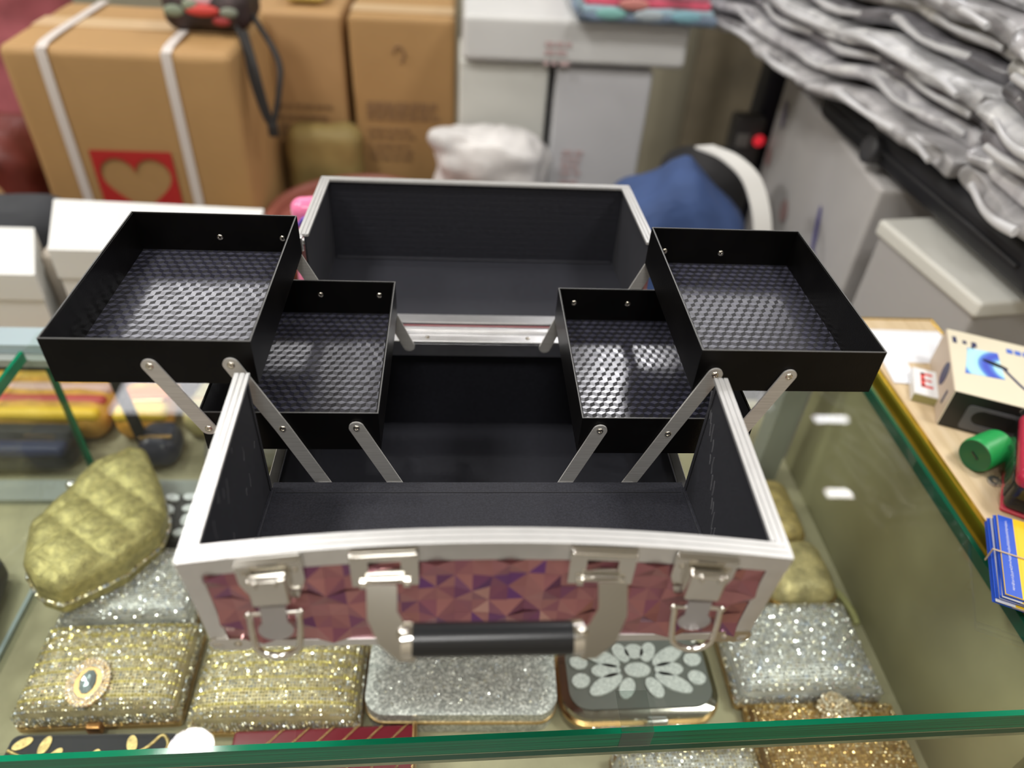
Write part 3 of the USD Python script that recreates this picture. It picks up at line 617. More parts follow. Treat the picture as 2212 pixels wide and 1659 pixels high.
# glitter box clutch
gb = thing('glitter_clutch', 'grey glitter box clutch with rounded corners below the handle', 'bag', (-.010, .026, SH + .0003), -1.3)
def rr_body(sx, sy, h, r, bul):
    m = refine(tri(m3.Manifold(m3.Mesh(*(lambda q: (np.asarray(q.vertices, np.float32), np.asarray(q.faces, np.uint32)))(trimesh.Trimesh(*(lambda q: (q.vertices, q.faces))(ext(rrect(-sx / 2, sx / 2, -sy / 2, sy / 2, r), h)), process=True))))), .006)
    v = m.vertices.copy(); inner = np.clip(np.minimum(sx / 2 - np.abs(v[:, 0]), sy / 2 - np.abs(v[:, 1])) / .02, 0, 1)
    v[:, 2] += np.where(v[:, 2] > h * .6, bul * (1 - (1 - inner) ** 2) - bul, 0)
    return trimesh.Trimesh(v, m.faces, process=False)
GLIT = mat('grey_glitter', {"tc": ("texture_coordinate", {}), "v": ("voronoi_texture", {"scale": 650.0}), "r": ("rgb_ramp", {"ramp": [(0, (.26, .27, .27)), (.55, (.40, .41, .41)), (.8, (.62, .63, .63)), (1, (.95, .95, .95))]}), "s": ("separate_color", {}),
        "bu": ("bump", {"strength": .5, "distance": .001}), "p": ("principled_bsdf", {"metallic": .3, "roughness": .35})},
        [("tc.object", "v.vector"), ("v.color", "s.color"), ("s.r", "r.fac"), ("r.color", "p.base_color"), ("s.g", "bu.height"), ("bu.normal", "p.normal")])
part(gb, 'body', mv(rr_body(.186, .088, .018, .020, .004), (0, 0, .022)), GLIT, smooth=40)
part(gb, 'lower_shell', mv(rr_body(.184, .086, .018, .020, .001), (0, 0, .0)), GLIT, smooth=40)
part(gb, 'clasp_frame', mv(ext(rrect(-.094, .094, -.045, .045, .021).difference(rrect(-.088, .088, -.039, .039, .016)), .0038), (0, 0, .0181)), GOLDMET, smooth=40)
rg = np.random.default_rng(8); k = 700
P = np.column_stack([rg.uniform(-.084, .084, k), rg.uniform(-.036, .036, k), np.full(k, .0402)])
part(gb, 'glitter_flakes', gems(P, np.tile([0, 0, 1.0], (k, 1)), rg.uniform(.0004, .0011, k), rg, .5, 5, .4), S_SIL, smooth=False, kind='stuff')
# flower clutch
fb = thing('flower_clutch', 'silver clutch with a cut-out flower pattern and mirror sides', 'bag', (.167, .022, SH + .0003), .5)
part(fb, 'body', rr_body(.158, .088, .034, .026, .004), plain('mirror_gunmetal', (.40, .38, .34), .12, 1.0), smooth=40)
part(fb, 'glitter_base', mv(ext(rrect(-.072, .072, -.037, .037, .020), .0015), (0, 0, .0338)), plain('dark_silver_ground', (.17, .18, .17), .35, .5), smooth=False)
petals = [affinity.translate(affinity.scale(Point(0, 0).buffer(.011), 1.2, .7), 0, .002)]
petal_m = [('flower_centre', petals[0])]
for ang, d, a, b in ((0, .030, .013, .006), (28, .036, .017, .0065), (-28, .036, .017, .0065), (60, .026, .010, .006), (-60, .026, .010, .006), (90, .024, .007, .008), (180, .030, .013, .006), (152, .036, .017, .0065), (208, .036, .017, .0065), (120, .026, .010, .006), (240, .026, .010, .006),
                     (12, .056, .008, .006), (-12, .056, .008, .006), (168, .056, .008, .006), (192, .056, .008, .006)):
    e2 = affinity.rotate(affinity.scale(Point(0, 0).buffer(1), a * 1.14, b * 1.22), ang)
    e2 = affinity.translate(e2, d * math.cos(math.radians(ang)) * 1.08, d * math.sin(math.radians(ang)) * .85 + .002)
    petal_m.append(('petal', e2.intersection(rrect(-.070, .070, -.035, .036, .018))))
PETAL = mat('silver_glitter_petal', {"tc": ("texture_coordinate", {}), "v": ("voronoi_texture", {"scale": 900.0}), "s": ("separate_color", {}), "r": ("rgb_ramp", {"ramp": [(0, (.46, .50, .51)), (1, (.82, .86, .86))]}), "p": ("principled_bsdf", {"metallic": .25, "roughness": .3})},
            [("tc.object", "v.vector"), ("v.color", "s.color"), ("s.r", "r.fac"), ("r.color", "p.base_color")])
for nm, pg in petal_m:
    part(fb, nm, mv(ext(pg, .0022), (0, 0, .0352)), PETAL, smooth=40)
part(fb, 'clasp_frame', mv(ext(rrect(-.0815, .0815, -.0465, .0465, .029).difference(rrect(-.074, .074, -.039, .039, .022)), .0035), (0, 0, .016)), GOLDMET, smooth=40)
part(fb, 'clasp', mv(rbox(.022, .008, .010, .003, 3), (.012, -.046, .026)), SILMET)
rg = np.random.default_rng(4)
P = np.column_stack([np.linspace(-.05, .045, 34), np.full(34, -.0475), np.full(34, .0195)])
part(fb, 'crystal_row', gems(P, np.tile([0, -.6, .8], (34, 1)), .0013, rg), S_SIL, smooth=False, kind='stuff')
# gold rosette clutch
gr = clutch('rosette_clutch', 'amber gold beaded clutch with a crystal rosette in the front right corner', .350, -.052, -1.0, .150, .088, .026, .006, plain('bronze_bag_body', (.25, .14, .05), .5, .4), S_AMBER, .0030, 15)
P = np.array([[.0095 * math.sqrt(k / 90) * 2 * math.cos(k * 2.4), .0095 * math.sqrt(k / 90) * 2 * math.sin(k * 2.4), .045 - .010 * (k / 90)] for k in range(90)])
P[:, 0] += .008; P[:, 1] += .030
ro = part(gr, 'rosette', mv(lathe([(0, .011), (.010, .009), (.018, 0), (0, 0)], 20), (.008, .030, .032)), GOLDMET, label='round crystal rosette')
part(ro, 'crystals', gems(P, np.column_stack([(P[:, 0] - .008) * 30, (P[:, 1] - .030) * 30, np.ones(90)]), .0021, np.random.default_rng(2), .25), island('cream_crystals', [(0, (.75, .6, .38)), (1, (.97, .92, .8))], .2, .6), smooth=False, kind='stuff')
# yellow gold round pouches on the right
GP = plain('gold_brocade', (.50, .39, .16), .45, .35, noise=.4, nscale=70, bump=.6, bscale=260)
GP2 = plain('pale_gold_brocade', (.56, .48, .24), .45, .35, noise=.45, nscale=60, bump=.6, bscale=260)
r1 = thing('round_pouch', 'small rounded gold brocade pouch half hidden by the right end of the lid', 'bag', (.372, .240, SH + .0003), 0)
part(r1, 'body', mv(soft(.080, .100, .044, .021, .006, .0012, 60, 1), (0, 0, .022)), GP, smooth=True); part(r1, 'zip_band', mv(ext(rrect(-.0415, .0415, -.0515, .0515, .022).difference(rrect(-.037, .037, -.047, .047, .018)), .004), (0, 0, .020)), GOLDMET)
r2 = thing('round_pouch', 'pale gold square brocade pouch behind the silver clutch on the right', 'bag', (.376, .146, SH + .0003), 3)
part(r2, 'body', mv(soft(.082, .082, .046, .020, .006, .0014, 55, 3), (0, 0, .023)), GP2, smooth=True); part(r2, 'zip_band', mv(ext(rrect(-.0425, .0425, -.0425, .0425, .020).difference(rrect(-.038, .038, -.038, .038, .016)), .004), (0, 0, .021)), GOLDMET)
rb = thing('olive_ribbon', 'pale olive ribbon curling beside the silver clutch on the right', 'ribbon', (.425, .118, SH + .0003), 0)
part(rb, 'band', tube(curve([(-.012, .028, .006), (.004, .012, .010), (.012, -.008, .008), (.014, -.026, .005)], 8), .0042, 8), plain('olive_ribbon_satin', (.42, .42, .18), .4), smooth=60)
# quilted gold pouch leaning on the silver clutch
qo = [(-.458, .121), (-.473, .172), (-.457, .224), (-.448, .267), (-.414, .302), (-.396, .298), (-.359, .238), (-.342, .200), (-.341, .171), (-.364, .129), (-.411, .088), (-.436, .096)]
qp = Polygon(qo).buffer(-.012).buffer(.012); cx, cy = qp.centroid.x, qp.centroid.y
qt = thing('quilted_pouch', 'olive gold quilted hard pouch with beaded rim, lying tilted on the left', 'bag', (cx, cy, SH + .0432), 0)
ql = affinity.translate(qp, -cx, -cy); ang = 55.0
def dome_poly(poly, h, bul, l=.004, q=None):
    m = trimesh.creation.extrude_polygon(poly.simplify(.0008), h, engine='earcut'); m.merge_vertices()
    m = refine(m, l); v = m.vertices.copy()
    from shapely import points, distance as sdist
    d = np.clip(sdist(points(v[:, :2]), poly.exterior) / .03, 0, 1); lift = np.sqrt(np.clip(1 - (1 - d) ** 2, 0, 1))
    z = np.where(v[:, 2] > h * .5, v[:, 2] + bul * lift - bul * .15, v[:, 2])
    if q:
        a = math.radians(q); u, w = v[:, 0] * math.cos(a) + v[:, 1] * math.sin(a), -v[:, 0] * math.sin(a) + v[:, 1] * math.cos(a)
        puff = np.abs(np.sin(u * math.pi / .036) * np.sin(w * math.pi / .030)) ** .5
        z = np.where(v[:, 2] > h * .5, z + .0065 * puff * lift, z)
    return trimesh.Trimesh(np.column_stack([v[:, :2], z]), m.faces, process=False)
QM = plain('olive_gold_quilting', (.46, .41, .17), .45, .45, noise=.3, nscale=140, bump=.5, bscale=500)
tiltm = lambda m: mv(m, (0, 0, 0), ry=5, rx=-3)
part(qt, 'body', tiltm(mv(dome_poly(ql, .024, .012, q=ang), (0, 0, .012))), QM, smooth=60)
part(qt, 'back_shell', tiltm(mv(ext(ql.buffer(-.002), .0115), (0, 0, 0))), QM, smooth=40)
ex = np.array([ql.exterior.interpolate(t, normalized=True).coords[0] for t in np.linspace(0, 1, 150, endpoint=False)])
rgq = np.random.default_rng(6)
part(qt, 'beaded_rim', tiltm(gems(np.column_stack([ex, np.full(150, .015)]), np.column_stack([ex * 8, np.full(150, .6)]), .0028, rgq)), S_GOLD, smooth=False, kind='stuff')
part(qt, 'clasp', tiltm(mv(trimesh.creation.icosphere(2, .006), (ex[:, 0].min() + .006, .060, .018))), SILMET)
# silver cut-out bag behind it, right of the quilted pouch
fz = thing('lattice_clutch', 'silver and black lattice clutch beside the left end of the case', 'bag', (-.325, .232, SH + .0003), 4)
part(fz, 'body', mv(rbox(.085, .075, .034, .012, 3), (0, 0, .017)), plain('black_satin_bag', (.03, .03, .03), .4), smooth=30)
rgl = np.random.default_rng(9)
for i in range(4):
    for j in range(4):
        part(fz, 'lattice_leaf', mv(ext(affinity.rotate(affinity.scale(Point(0, 0).buffer(.0085), 1, .62), rgl.uniform(0, 180)), .003), (-.031 + .0205 * i + rgl.normal(0, .001), -.027 + .018 * j, .0335)), PETAL, smooth=40)
# front row, seen under the edge
vb = thing('embroidered_clutch', 'black clutch with gold leafy scroll embroidery at the front left', 'bag', (-.344, -.049, SH + .0003), -.6)
part(vb, 'body', mv(rbox(.150, .050, .034, .008, 3), (0, 0, .017)), plain('black_velvet', (.012, .013, .02), .7, sheen_weight=.2), smooth=30)
GT = plain('gold_glitter_thread', (.62, .47, .20), .35, .6, noise=.35, nscale=300)
scr = curve([(-.070, .004, 0), (-.045, -.006, 0), (-.015, -.012, 0), (.020, -.010, 0), (.048, .004, 0), (.060, .016, 0), (.068, .006, 0), (.060, -.006, 0), (.052, -.002, 0)], 8)
part(vb, 'scroll', tube(np.column_stack([scr[:, 0], scr[:, 1] + .004, np.full(len(scr), .0342)]), .0016, 8), GT, smooth=60)
for i, (lx, ly, an) in enumerate([(-.060, .014, 30), (-.050, -.012, -40), (-.028, .002, 60), (-.012, -.018, -70), (.006, .000, 70), (.026, -.018, -60), (.036, .012, 110), (.050, -.014, -30), (-.040, .012, 80), (.0, -.021, 0)]):
    part(vb, 'leaf', mv(ext(affinity.rotate(affinity.scale(Point(0, 0).buffer(.0075, quad_segs=4), 1.15, .6), an), .0012), (lx, ly, .0338)), GT, smooth=False)
mb = thing('maroon_clutch', 'flat maroon clutch with gold curved lines in front of the gold clutch', 'bag', (-.138, -.0450, SH + .0003), 1.0)
part(mb, 'body', mv(rbox(.168, .046, .028, .004), (0, 0, .014)), plain('maroon_enamel', (.16, .012, .025), .25), smooth=30)
for k in range(7):
    a = curve([(-.075 + .024 * k, -.022, .0285), (-.062 + .024 * k, .0, .0285), (-.040 + .024 * k, .022, .0285)], 8) * np.array([.95, 1, 1])
    part(mb, 'gold_line', tube(a[np.abs(a[:, 0]) < .083], .0009, 6), GOLDMET, smooth=60)
part(mb, 'gold_band', bx(-.082, .082, -.004, -.0015, .0278, .0292, .0005), GOLDMET)
part(mb, 'metal_corner', bx(.0815, .0855, -.025, .025, .004, .0285, .001), GOLDMET)
clutch('rhinestone_clutch', 'small silver and gold rhinestone clutch under the front glass edge near the tape', .200, -.076, -.2, .136, .050, .030, .006, SILFAB, S_GOLD, .0032, 16)
# bags further back under the glass, and beyond the left pane
def pouch(name, label, x, y, rz, s, col, seed, rough=.5, metal=0.0, extra=None, z=SH + .0003):
    p = thing(name, label, 'bag', (x, y, z), rz)
    part(p, 'body', mv(soft(*s, min(s) * .42, .012, .003, 25, seed), (0, 0, s[2] / 2 + .002)), plain(f'{name}_cloth_{seed}', col, rough, metal, noise=.3, nscale=40), smooth=True)
    part(p, 'zip', mv(rbox(s[0] * .8, .006, .004, .0018), (0, -.15 * s[1], s[2] + .001)), GOLDMET)
    if extra: extra(p, s)
    return p
def bands(cols):
    def f(p, s):
        for i, c in enumerate(cols):
            part(p, 'colour_band', mv(soft(s[0] * .96, s[1] / len(cols) * .8, s[2] * .35, s[2] * .16, .012, .002, 30, i), (0, -s[1] / 2 + (i + .5) * s[1] / len(cols), s[2] * .9)), plain(f'band_{i}_{int(c[0] * 100)}{int(c[1] * 100)}', c, .5), smooth=True)
    return f
pouch('striped_pouch', 'yellow and red striped soft pouch behind the glass, far left', -.585, .432, 0, (.20, .10, .05), (.55, .30, .05), 21, extra=bands([(.75, .50, .03), (.45, .06, .05), (.60, .40, .35), (.55, .35, .05)]))
pouch('striped_pouch', 'orange and yellow pouch against the green pane edge', -.4415, .432, 5, (.07, .10, .05), (.7, .35, .05), 22, extra=bands([(.75, .52, .04), (.65, .20, .04), (.10, .03, .02)]))
pouch('dark_pouch', 'dark grey pouch with blue sheen behind the left pane', -.605, .350, 0, (.20, .06, .045), (.022, .025, .03), 23, .35, extra=bands([(.03, .04, .10), (.02, .022, .025)]))
pouch('dark_pouch', 'dark blue pouch between pane and black strap', -.405, .360, 3, (.05, .06, .045), (.03, .035, .06), 24, .35)
pouch('gold_pouch', 'pale gold pouch behind the left trays', -.325, .430, -8, (.12, .10, .05), (.50, .45, .22), 25, .4, .3)
pouch('silver_pouch', 'dull silver pouch beside the gold one', -.285, .352, 10, (.12, .055, .045), (.30, .30, .27), 26, .35, .4)
sp = thing('black_strap', 'black bag strap hanging inside the glass counter', 'strap', (-.41, .33, SH + .0003))
part(sp, 'band', mv(rbox(.016, .0035, .195, .001), (-.021, .030, .099), rx=6), plain('black_webbing', (.010, .012, .016), .7), smooth=30)
part(sp, 'strap_end', mv(rbox(.05, .012, .016, .004), (-.021, .020, .009)), plain('black_webbing', (.010, .012, .016), .7))
nb = thing('embroidered_pouch', 'dark pouch with blue and yellow embroidery outside the left pane', 'bag', (-.548, .085, SH + .0003), 10)
part(nb, 'body', mv(soft(.105, .17, .05, .02, .012, .003, 25, 31), (0, 0, .027)), plain('navy_black_cloth', (.012, .014, .03), .6), smooth=True)
for i, (a, b, c) in enumerate([(.036, .035, (.70, .42, .03)), (.020, .070, (.03, .05, .25)), (.040, -.005, (.03, .05, .25)), (.010, .005, (.60, .33, .03)), (.038, -.05, (.03, .05, .22))]):
    part(nb, 'embroidered_patch', mv(trimesh.creation.icosphere(2, 1).apply_scale((.012, .014, .003)), (a, b, .053)), plain(f'embroidery_{i}', c, .6))

# ------------------------------------------------------------------ on the wooden counter
ZW = 0.0122
CREAM = plain('cream_card', (.70, .64, .49), .5, noise=.03, nscale=8); SIDEC = plain('beige_card_side', (.56, .46, .36), .55); INK = plain('navy_print', (.03, .035, .10), .5); BLK = plain('black_card', (.012, .012, .012), .4); GREYP = plain('grey_print', (.10, .10, .11), .4)
b_a = math.degrees(math.atan2(.2932 - .1892, .5305 - .4842))       # direction of its left edge
pb = thing('product_box', 'cream cardboard product box with blue picture and black front', 'box', (.5585, .2085, ZW), b_a - 90)
# local frame: y along the left edge, x to the right; box 0.13 wide, 0.122 deep
bw, bd, bh = .115, .118, .046
ox = -.062
part(pb, 'carton', bx(ox, ox + bw, -bd / 2, bd / 2, 0, bh, .0012), CREAM)
part(pb, 'left_side', bx(ox - .0006, ox, -bd / 2 + .001, bd / 2 - .001, .001, bh - .0008), SIDEC, label='beige left side')
part(pb, 'black_front', bx(ox + .0008, ox + bw - .001, -bd / 2 - .0006, -bd / 2, .0008, bh - .001), BLK, label='black front face')
part(pb, 'front_frame', mv(ext(rrect(0, .062, 0, .030, .004).difference(rrect(.007, .056, .008, .026, .009)), .0006), (ox + .018, -bd / 2 - .0006, .004), rx=90), GREYP, label='grey printed frame on the black front')
part(pb, 'side_mark', mv(ext(affinity.scale(Point(0, 0).buffer(.012), .9, 1.1), .0005), (ox - .0006, -.008, .030), rx=90, rz=-90), INK)
part(pb, 'side_mark', mv(ext(sbox(0, 0, .004, .016), .0005), (ox - .0006, -.040, .016), rx=90, rz=-90), INK)
PIC = mat('blue_swirl_print', {"tc": ("texture_coordinate", {}), "no": ("wave_texture", {"wave_type": "rings", "rings_direction": "z", "scale": 11.0, "distortion": 2.0}), "r": ("rgb_ramp", {"ramp": [(0, (.07, .10, .55)), (.45, (.12, .28, .70)), (.6, (.38, .72, .78)), (1, (.45, .70, .88))]}), "p": ("principled_bsdf", {"roughness": .4})},
          [("tc.object", "no.vector"), ("no.fac", "r.fac"), ("r.color", "p.base_color")])
part(pb, 'printed_picture', mv(ext(Polygon([(.018, .045), (.048, .048), (.050, .0), (.012, -.005)]), .0005), (ox, -.018, bh)), PIC, label='printed blue picture')
part(pb, 'printed_device', mv(ext(affinity.rotate(affinity.scale(Point(0, 0).buffer(.009), 1.4, .35), -20), .0006), (ox + .043, .006, bh + .0004)), BLK)
part(pb, 'printed_cord', tube(curve([(ox + .05, .004, bh), (ox + .058, -.012, bh), (ox + .070, -.030, bh), (ox + .09, -.036, bh)], 6), .0014, 6), INK, smooth=60)
for x, y, w, h in ((.006, .044, .004, .012), (.016, .046, .004, .006), (.025, .044, .005, .009), (.024, .040, .003, .004)):
    part(pb, 'printed_letter', mv(ext(sbox(0, 0, w, h), .0005), (ox + x - .002, y - .012, bh)), INK)
for x in (.058, .066, .074):
    part(pb, 'printed_letter', mv(ext(sbox(0, 0, .006, .008), .0005), (ox + x, .036, bh)), plain('blue_print', (.08, .16, .55), .5))
sb_ = thing('small_white_box', 'small white box with red lettering beside the cream box', 'box', (.4915, .2330, ZW), -24)
part(sb_, 'carton', bx(-.0155, .022, -.024, .024, 0, .012, .0006), plain('white_card', (.78, .78, .78), .5))
part(sb_, 'olive_band', bx(-.0150, .0215, -.0246, -.0240, .001, .010), plain('olive_print', (.30, .28, .11), .5))
for x0, x1, y0, y1 in ((-.008, -.004, -.010, .016), (-.008, .004, .012, .016), (-.007, .003, .001, .004), (-.008, .004, -.011, -.007)):
    part(sb_, 'red_letter', bx(x0, x1, y0, y1, .012, .0124), plain('red_print', (.70, .10, .09), .5))
part(sb_, 'blue_letter', bx(.010, .018, -.014, -.009, .012, .0124), INK)
pp = thing('paper_sheet', 'white sheet of paper at the far end of the wooden counter', 'paper', (.517, .315, ZW), -2)
part(pp, 'sheet', bx(-.050, .048, -.032, .032, 0, .0006), plain('white_paper', (.78, .79, .83), .6))
pp2 = thing('paper_sheet', 'second white paper under the small white box', 'paper', (.4835, .262, ZW + .0008), -6)
part(pp2, 'sheet', bx(-.019, .010, -.018, .030, 0, .0006), plain('white_paper', (.78, .79, .83), .6))
gc = thing('green_cap', 'green plastic cap lying on its side on the wood', 'cap', (.4915, .1235, ZW + .0172), 24)
GR = plain('green_plastic', (.015, .30, .07), .38); GRD = plain('dark_green_plastic', (.006, .085, .028), .45)
K = .80
part(gc, 'barrel', mv(lathe([(.0195 * K, 0), (.0205 * K, .001), (.0213 * K, .004), (.0208 * K, .032), (.0200 * K, .034), (0, .034)], 40), (-.016, 0, 0), ry=90), GR, smooth=40)
part(gc, 'end_disc', mv(lathe([(0, .0), (.0165 * K, 0), (.0195 * K, -.0008), (.0195 * K, .001), (0, .001)], 40), (-.0160, 0, 0), ry=90), GRD, smooth=40, label='darker end disc')
part(gc, 'slot', mv(rbox(.0008, .009, .0018, .0003), (-.0165, 0, 0), rx=28), BLK)
part(gc, 'side_hole', mv(cyl((0, 0, 0), (0, 0, .0012), .0026), (.010, -.0122, .0110), rx=46), GRD)
cn = thing('steel_nut', 'small grey steel nut beside the green cap', 'nut', (.4935, .098, ZW), 0)
part(cn, 'ring', lathe([(.003, 0), (.0062, 0), (.0066, .0012), (.0062, .003), (.003, .003), (.003, 0)], 20), plain('dull_steel', (.45, .45, .46), .35, .9), smooth=40)
rd = thing('red_gadget', 'red and black plastic gadget wrapped in clear film', 'gadget', (.5150, .0950, ZW), 57)
RED = plain('red_plastic', (.55, .025, .07), .22, noise=.1, nscale=20)
part(rd, 'black_body', mv(rbox(.098, .098, .030, .006, 3), (.002, -.035, .019)), plain('black_gadget_plastic', (.010, .010, .010), .3), smooth=30)
part(rd, 'base_plate', mv(rbox(.098, .098, .004, .0018, 2), (.002, -.035, .002)), RED, smooth=30)
part(rd, 'red_cover', mv(rbox(.104, .104, .016, .0075, 3), (.002, -.035, .040)), RED, smooth=30, label='rounded red cover')
for x in (-.030, -.012, .008):
    part(rd, 'side_slot', mv(rbox(.012, .002, .020, .0008), (x, .0142, .019)), plain('dark_slot', (.03, .028, .025), .5))
part(rd, 'screw', mv(lathe([(0, .001), (.0025, .0008), (.003, 0), (0, 0)], 16), (-.042, .008, .048)), CHROME)
part(rd, 'clear_film', mv(soft(.112, .112, .052, .011, .006, .0016, 60, 5), (.003, -.035, .0275)), glass('clear_film', (.93, .92, .92), 1.35, .08), smooth=True)
# bundle of printed cards
ca = -26.2
cd = thing('card_bundle', 'rubber-banded stack of blue and yellow printed cards on the counter edge', 'card stack', (.4640, -.0060, ZW), ca)
CB = plain('card_blue', (.02, .09, .55), .4); CY = plain('card_yellow', (.85, .55, .02), .4); CWt = plain('card_edge_white', (.75, .76, .80), .5)
rgc = np.random.default_rng(17); cwid, clen = .055, .0915; nc = 13
for i in range(nc):
    dx, dy, rz = (-.0045 * (1 - i / (nc - 1)) ** 1.0 + rgc.normal(0, .0005)), rgc.normal(0, .0006), rgc.normal(0, .5)
    if i == nc - 1: dx, dy, rz = 0, 0, 0
    z = .0008 + i * .00105
    c0 = part(cd, 'card', mv(bx(-cwid / 2, cwid / 2, -clen / 2, clen / 2, 0, .0008), (dx, dy, z), rz=rz), (CB if i % 3 else CWt) if i < nc - 1 else CY, smooth=False)
    part(c0, 'colour_strip', mv(bx(-cwid / 2 + .0145, cwid / 2, -clen / 2, clen / 2, .0008, .00095), (dx, dy, z), rz=rz), CY, smooth=False)
zt_ = .0008 + (nc - 1) * .00105
part(c0, 'blue_panel', mv(bx(-cwid / 2 + .0004, -cwid / 2 + .0125, -clen / 2 + .0004, clen / 2 - .0004, .0008, .00098), (0, 0, zt_)), CB, smooth=False)
# line of white script running down the blue panel: joined strokes with dots
sc = []; yy = clen / 2 - .006
while yy > -clen / 2 + .006:
    a = rgc.uniform(.0012, .0030); sc.append((-cwid / 2 + .0066 + (-1) ** len(sc) * a * .42, yy, zt_ + .0010)); yy -= rgc.uniform(.0005, .0012)
part(c0, 'script_line', tube(curve(sc, 4), .00017, 5), CWt, smooth=60, label='line of white cursive script')
BAGC = [((.005, .005, .008), .004), ((.02, .08, .35), .004), ((.01, .03, .09), .003), ((.35, .02, .03), .004)]
for i, (col, r) in enumerate(BAGC):
    y0 = clen / 2 - .020 - i * .0185
    pm = plain(f'printed_bag_{i}', col, .4)
    shp = rrect(-.007, .007, -.006, .006, .002)
    part(c0, 'printed_bag', mv(ext(unary_union([shp, affinity.translate(rrect(-.003, .003, 0, .003, .001), 0, .005)]), .0001), (.001, y0, zt_ + .00098)), pm, smooth=False)
    part(c0, 'printed_bag', mv(ext(rrect(-.006, .006, -.005, .005, .002), .0001), (.018, y0 + .001, zt_ + .00098)), plain(f'printed_bag_b{i}', (.05 + .1 * i, .05, .25 - .05 * i), .4), smooth=False)
part(cd, 'rubber_band', cat([bx(-cwid / 2 - .0060, cwid / 2 + .0012, -.0012, .0004, zt_ + .0011, zt_ + .0020, .0004), bx(-cwid / 2 - .0069, -cwid / 2 - .0057, -.0012, .0004, .0, zt_ + .0019, .0004), bx(cwid / 2 + .001, cwid / 2 + .0020, -.0012, .0004, .0, zt_ + .0019, .0004)]), plain('rubber_band', (.50, .38, .24), .6), smooth=30)

# ------------------------------------------------------------------ behind the counter: cartons, boxes, cloth
BENCH = -0.45
bn = thing('storage_bench', 'low wooden storage bench under the cartons, hidden behind the case', 'bench', (0, 1.15, ZF))
part(bn, 'bench_top', bx(-1.3, .585, .80, 1.56, BENCH - .03, BENCH - .0005), plain('bench_board', (.25, .19, .13), .6), world=True)
for x in (-1.25, -.35, .53):
    for y in (.86, 1.50):
        part(bn, 'leg', bx(x - .03, x + .03, y - .03, y + .03, ZF, BENCH - .0301), plain('bench_board', (.25, .19, .13), .6), world=True)
KRAFT = plain('kraft_cardboard', (.40, .235, .092), .7, noise=.06, nscale=5, bump=.05, bscale=60)
KRAFT2 = plain('kraft_cardboard_light', (.43, .255, .108), .7, noise=.06, nscale=5)
TAPE = plain('packing_tape', (.60, .42, .24), .3)
def carton(name, label, x0, x1, y0, y1, z0, z1, m, r=.010, rz=0, catg='box', flaps=True, seed=0):
    cx_, cy_ = (x0 + x1) / 2, (y0 + y1) / 2
    t = thing(name, label, catg, (cx_, cy_, z0), rz, {'cardboard_carton': 'brown cartons', 'white_carton': 'white cartons of the stack'}.get(name))
    sx, sy, sz = x1 - x0, y1 - y0, z1 - z0
    part(t, 'body', mv(soft(sx, sy, sz, r, .035, .0025, 7, seed), (0, 0, sz / 2)), m, smooth=50)
    return t, sx, sy, sz
bc, sx, sy, sz = carton('cardboard_carton', 'large brown carton with two white straps and a red heart print', -.798, -.412, 1.0, 1.30, BENCH, .108, KRAFT, .016)
STR = plain('white_strapping', (.62, .565, .53), .45)
for x in (-.119, .086):
    ys = curve([(x, -sy / 2 - .0035, .0), (x, -sy / 2 - .0040, sz * .5), (x, -sy / 2 - .0035, sz - .030), (x, -sy / 2 + .006, sz - .002), (x, -sy / 2 + .05, sz + .0042), (x, 0, sz + .0045), (x, sy / 2, sz + .004)], 6)
    w = .0085; V = np.vstack([np.column_stack([ys[:, 0] + s * w, ys[:, 1] - o * .7, ys[:, 2] + o]) for s in (-1, 1) for o in (0, .0012)]); n = len(ys)
    Fq = []
    for i in range(n - 1):
        for a, b in ((0, 1), (1, 3), (3, 2), (2, 0)):
            Fq += [[a * n + i, b * n + i, b * n + i + 1], [a * n + i, b * n + i + 1, a * n + i + 1]]
    mm = trimesh.Trimesh(V, Fq, process=False); 
    if mm.volume < 0: mm.invert()
    part(bc, 'strap', mm, STR, smooth=40, label='white plastic strapping band')
th = np.linspace(0, 2 * np.pi, 60); hx, hy = 16 * np.sin(th) ** 3, 13 * np.cos(th) - 5 * np.cos(2 * th) - 2 * np.cos(3 * th) - np.cos(4 * th)
heart = affinity.scale(Polygon(np.column_stack([hx, hy])), .0040, .0040, origin=(0, 0))
sq = sbox(-.073, -.075, .073, .056).difference(affinity.translate(heart, 0, -.006))
part(bc, 'heart_print', mv(ext(sq, .0008), (-.018, -sy / 2 - .0036, sz - .232), rx=90), plain('red_ink', (.42, .02, .018), .6), smooth=False, label='red square print with a heart left blank')
part(bc, 'tape', bx(-sx / 2 + .01, sx / 2 - .01, -.03, .03, sz + .001, sz + .0032), TAPE)
def printed_lines(t, x0, x1, zs, y, col, seed, h=.007):
    r = np.random.default_rng(seed); ms = []
    for z in zs:
        x = x0
        while x < x1 - .01:
            w = r.uniform(.008, .024); ms.append(bx(x, min(x + w, x1), y - .0006, y, z - h / 2, z + h / 2)); x += w + r.uniform(.003, .007)
    part(t, 'printed_text', cat(ms), plain(col[0], col[1], .7), smooth=False, label='faded printed text lines')
PR = ('faded_brown_ink', (.26, .15, .07))
c2, sx, sy, sz = carton('cardboard_carton', 'brown carton standing behind the strapped one', -.452, -.264, 1.31, 1.65, BENCH, .106, KRAFT2, .012, seed=2)
printed_lines(c2, -.06, .06, [sz - .19, sz - .215, sz - .235, sz - .25], -sy / 2 - .0028, PR, 1)
c3, sx, sy, sz = carton('cardboard_carton', 'brown carton with printed text beside the white boxes', -.250, -.028, 1.3, 1.65, BENCH, .108, KRAFT, .012, seed=3)
printed_lines(c3, -.082, .075, [sz - .178, sz - .190, sz - .205], -sy / 2 - .0028, PR, 2, .011)
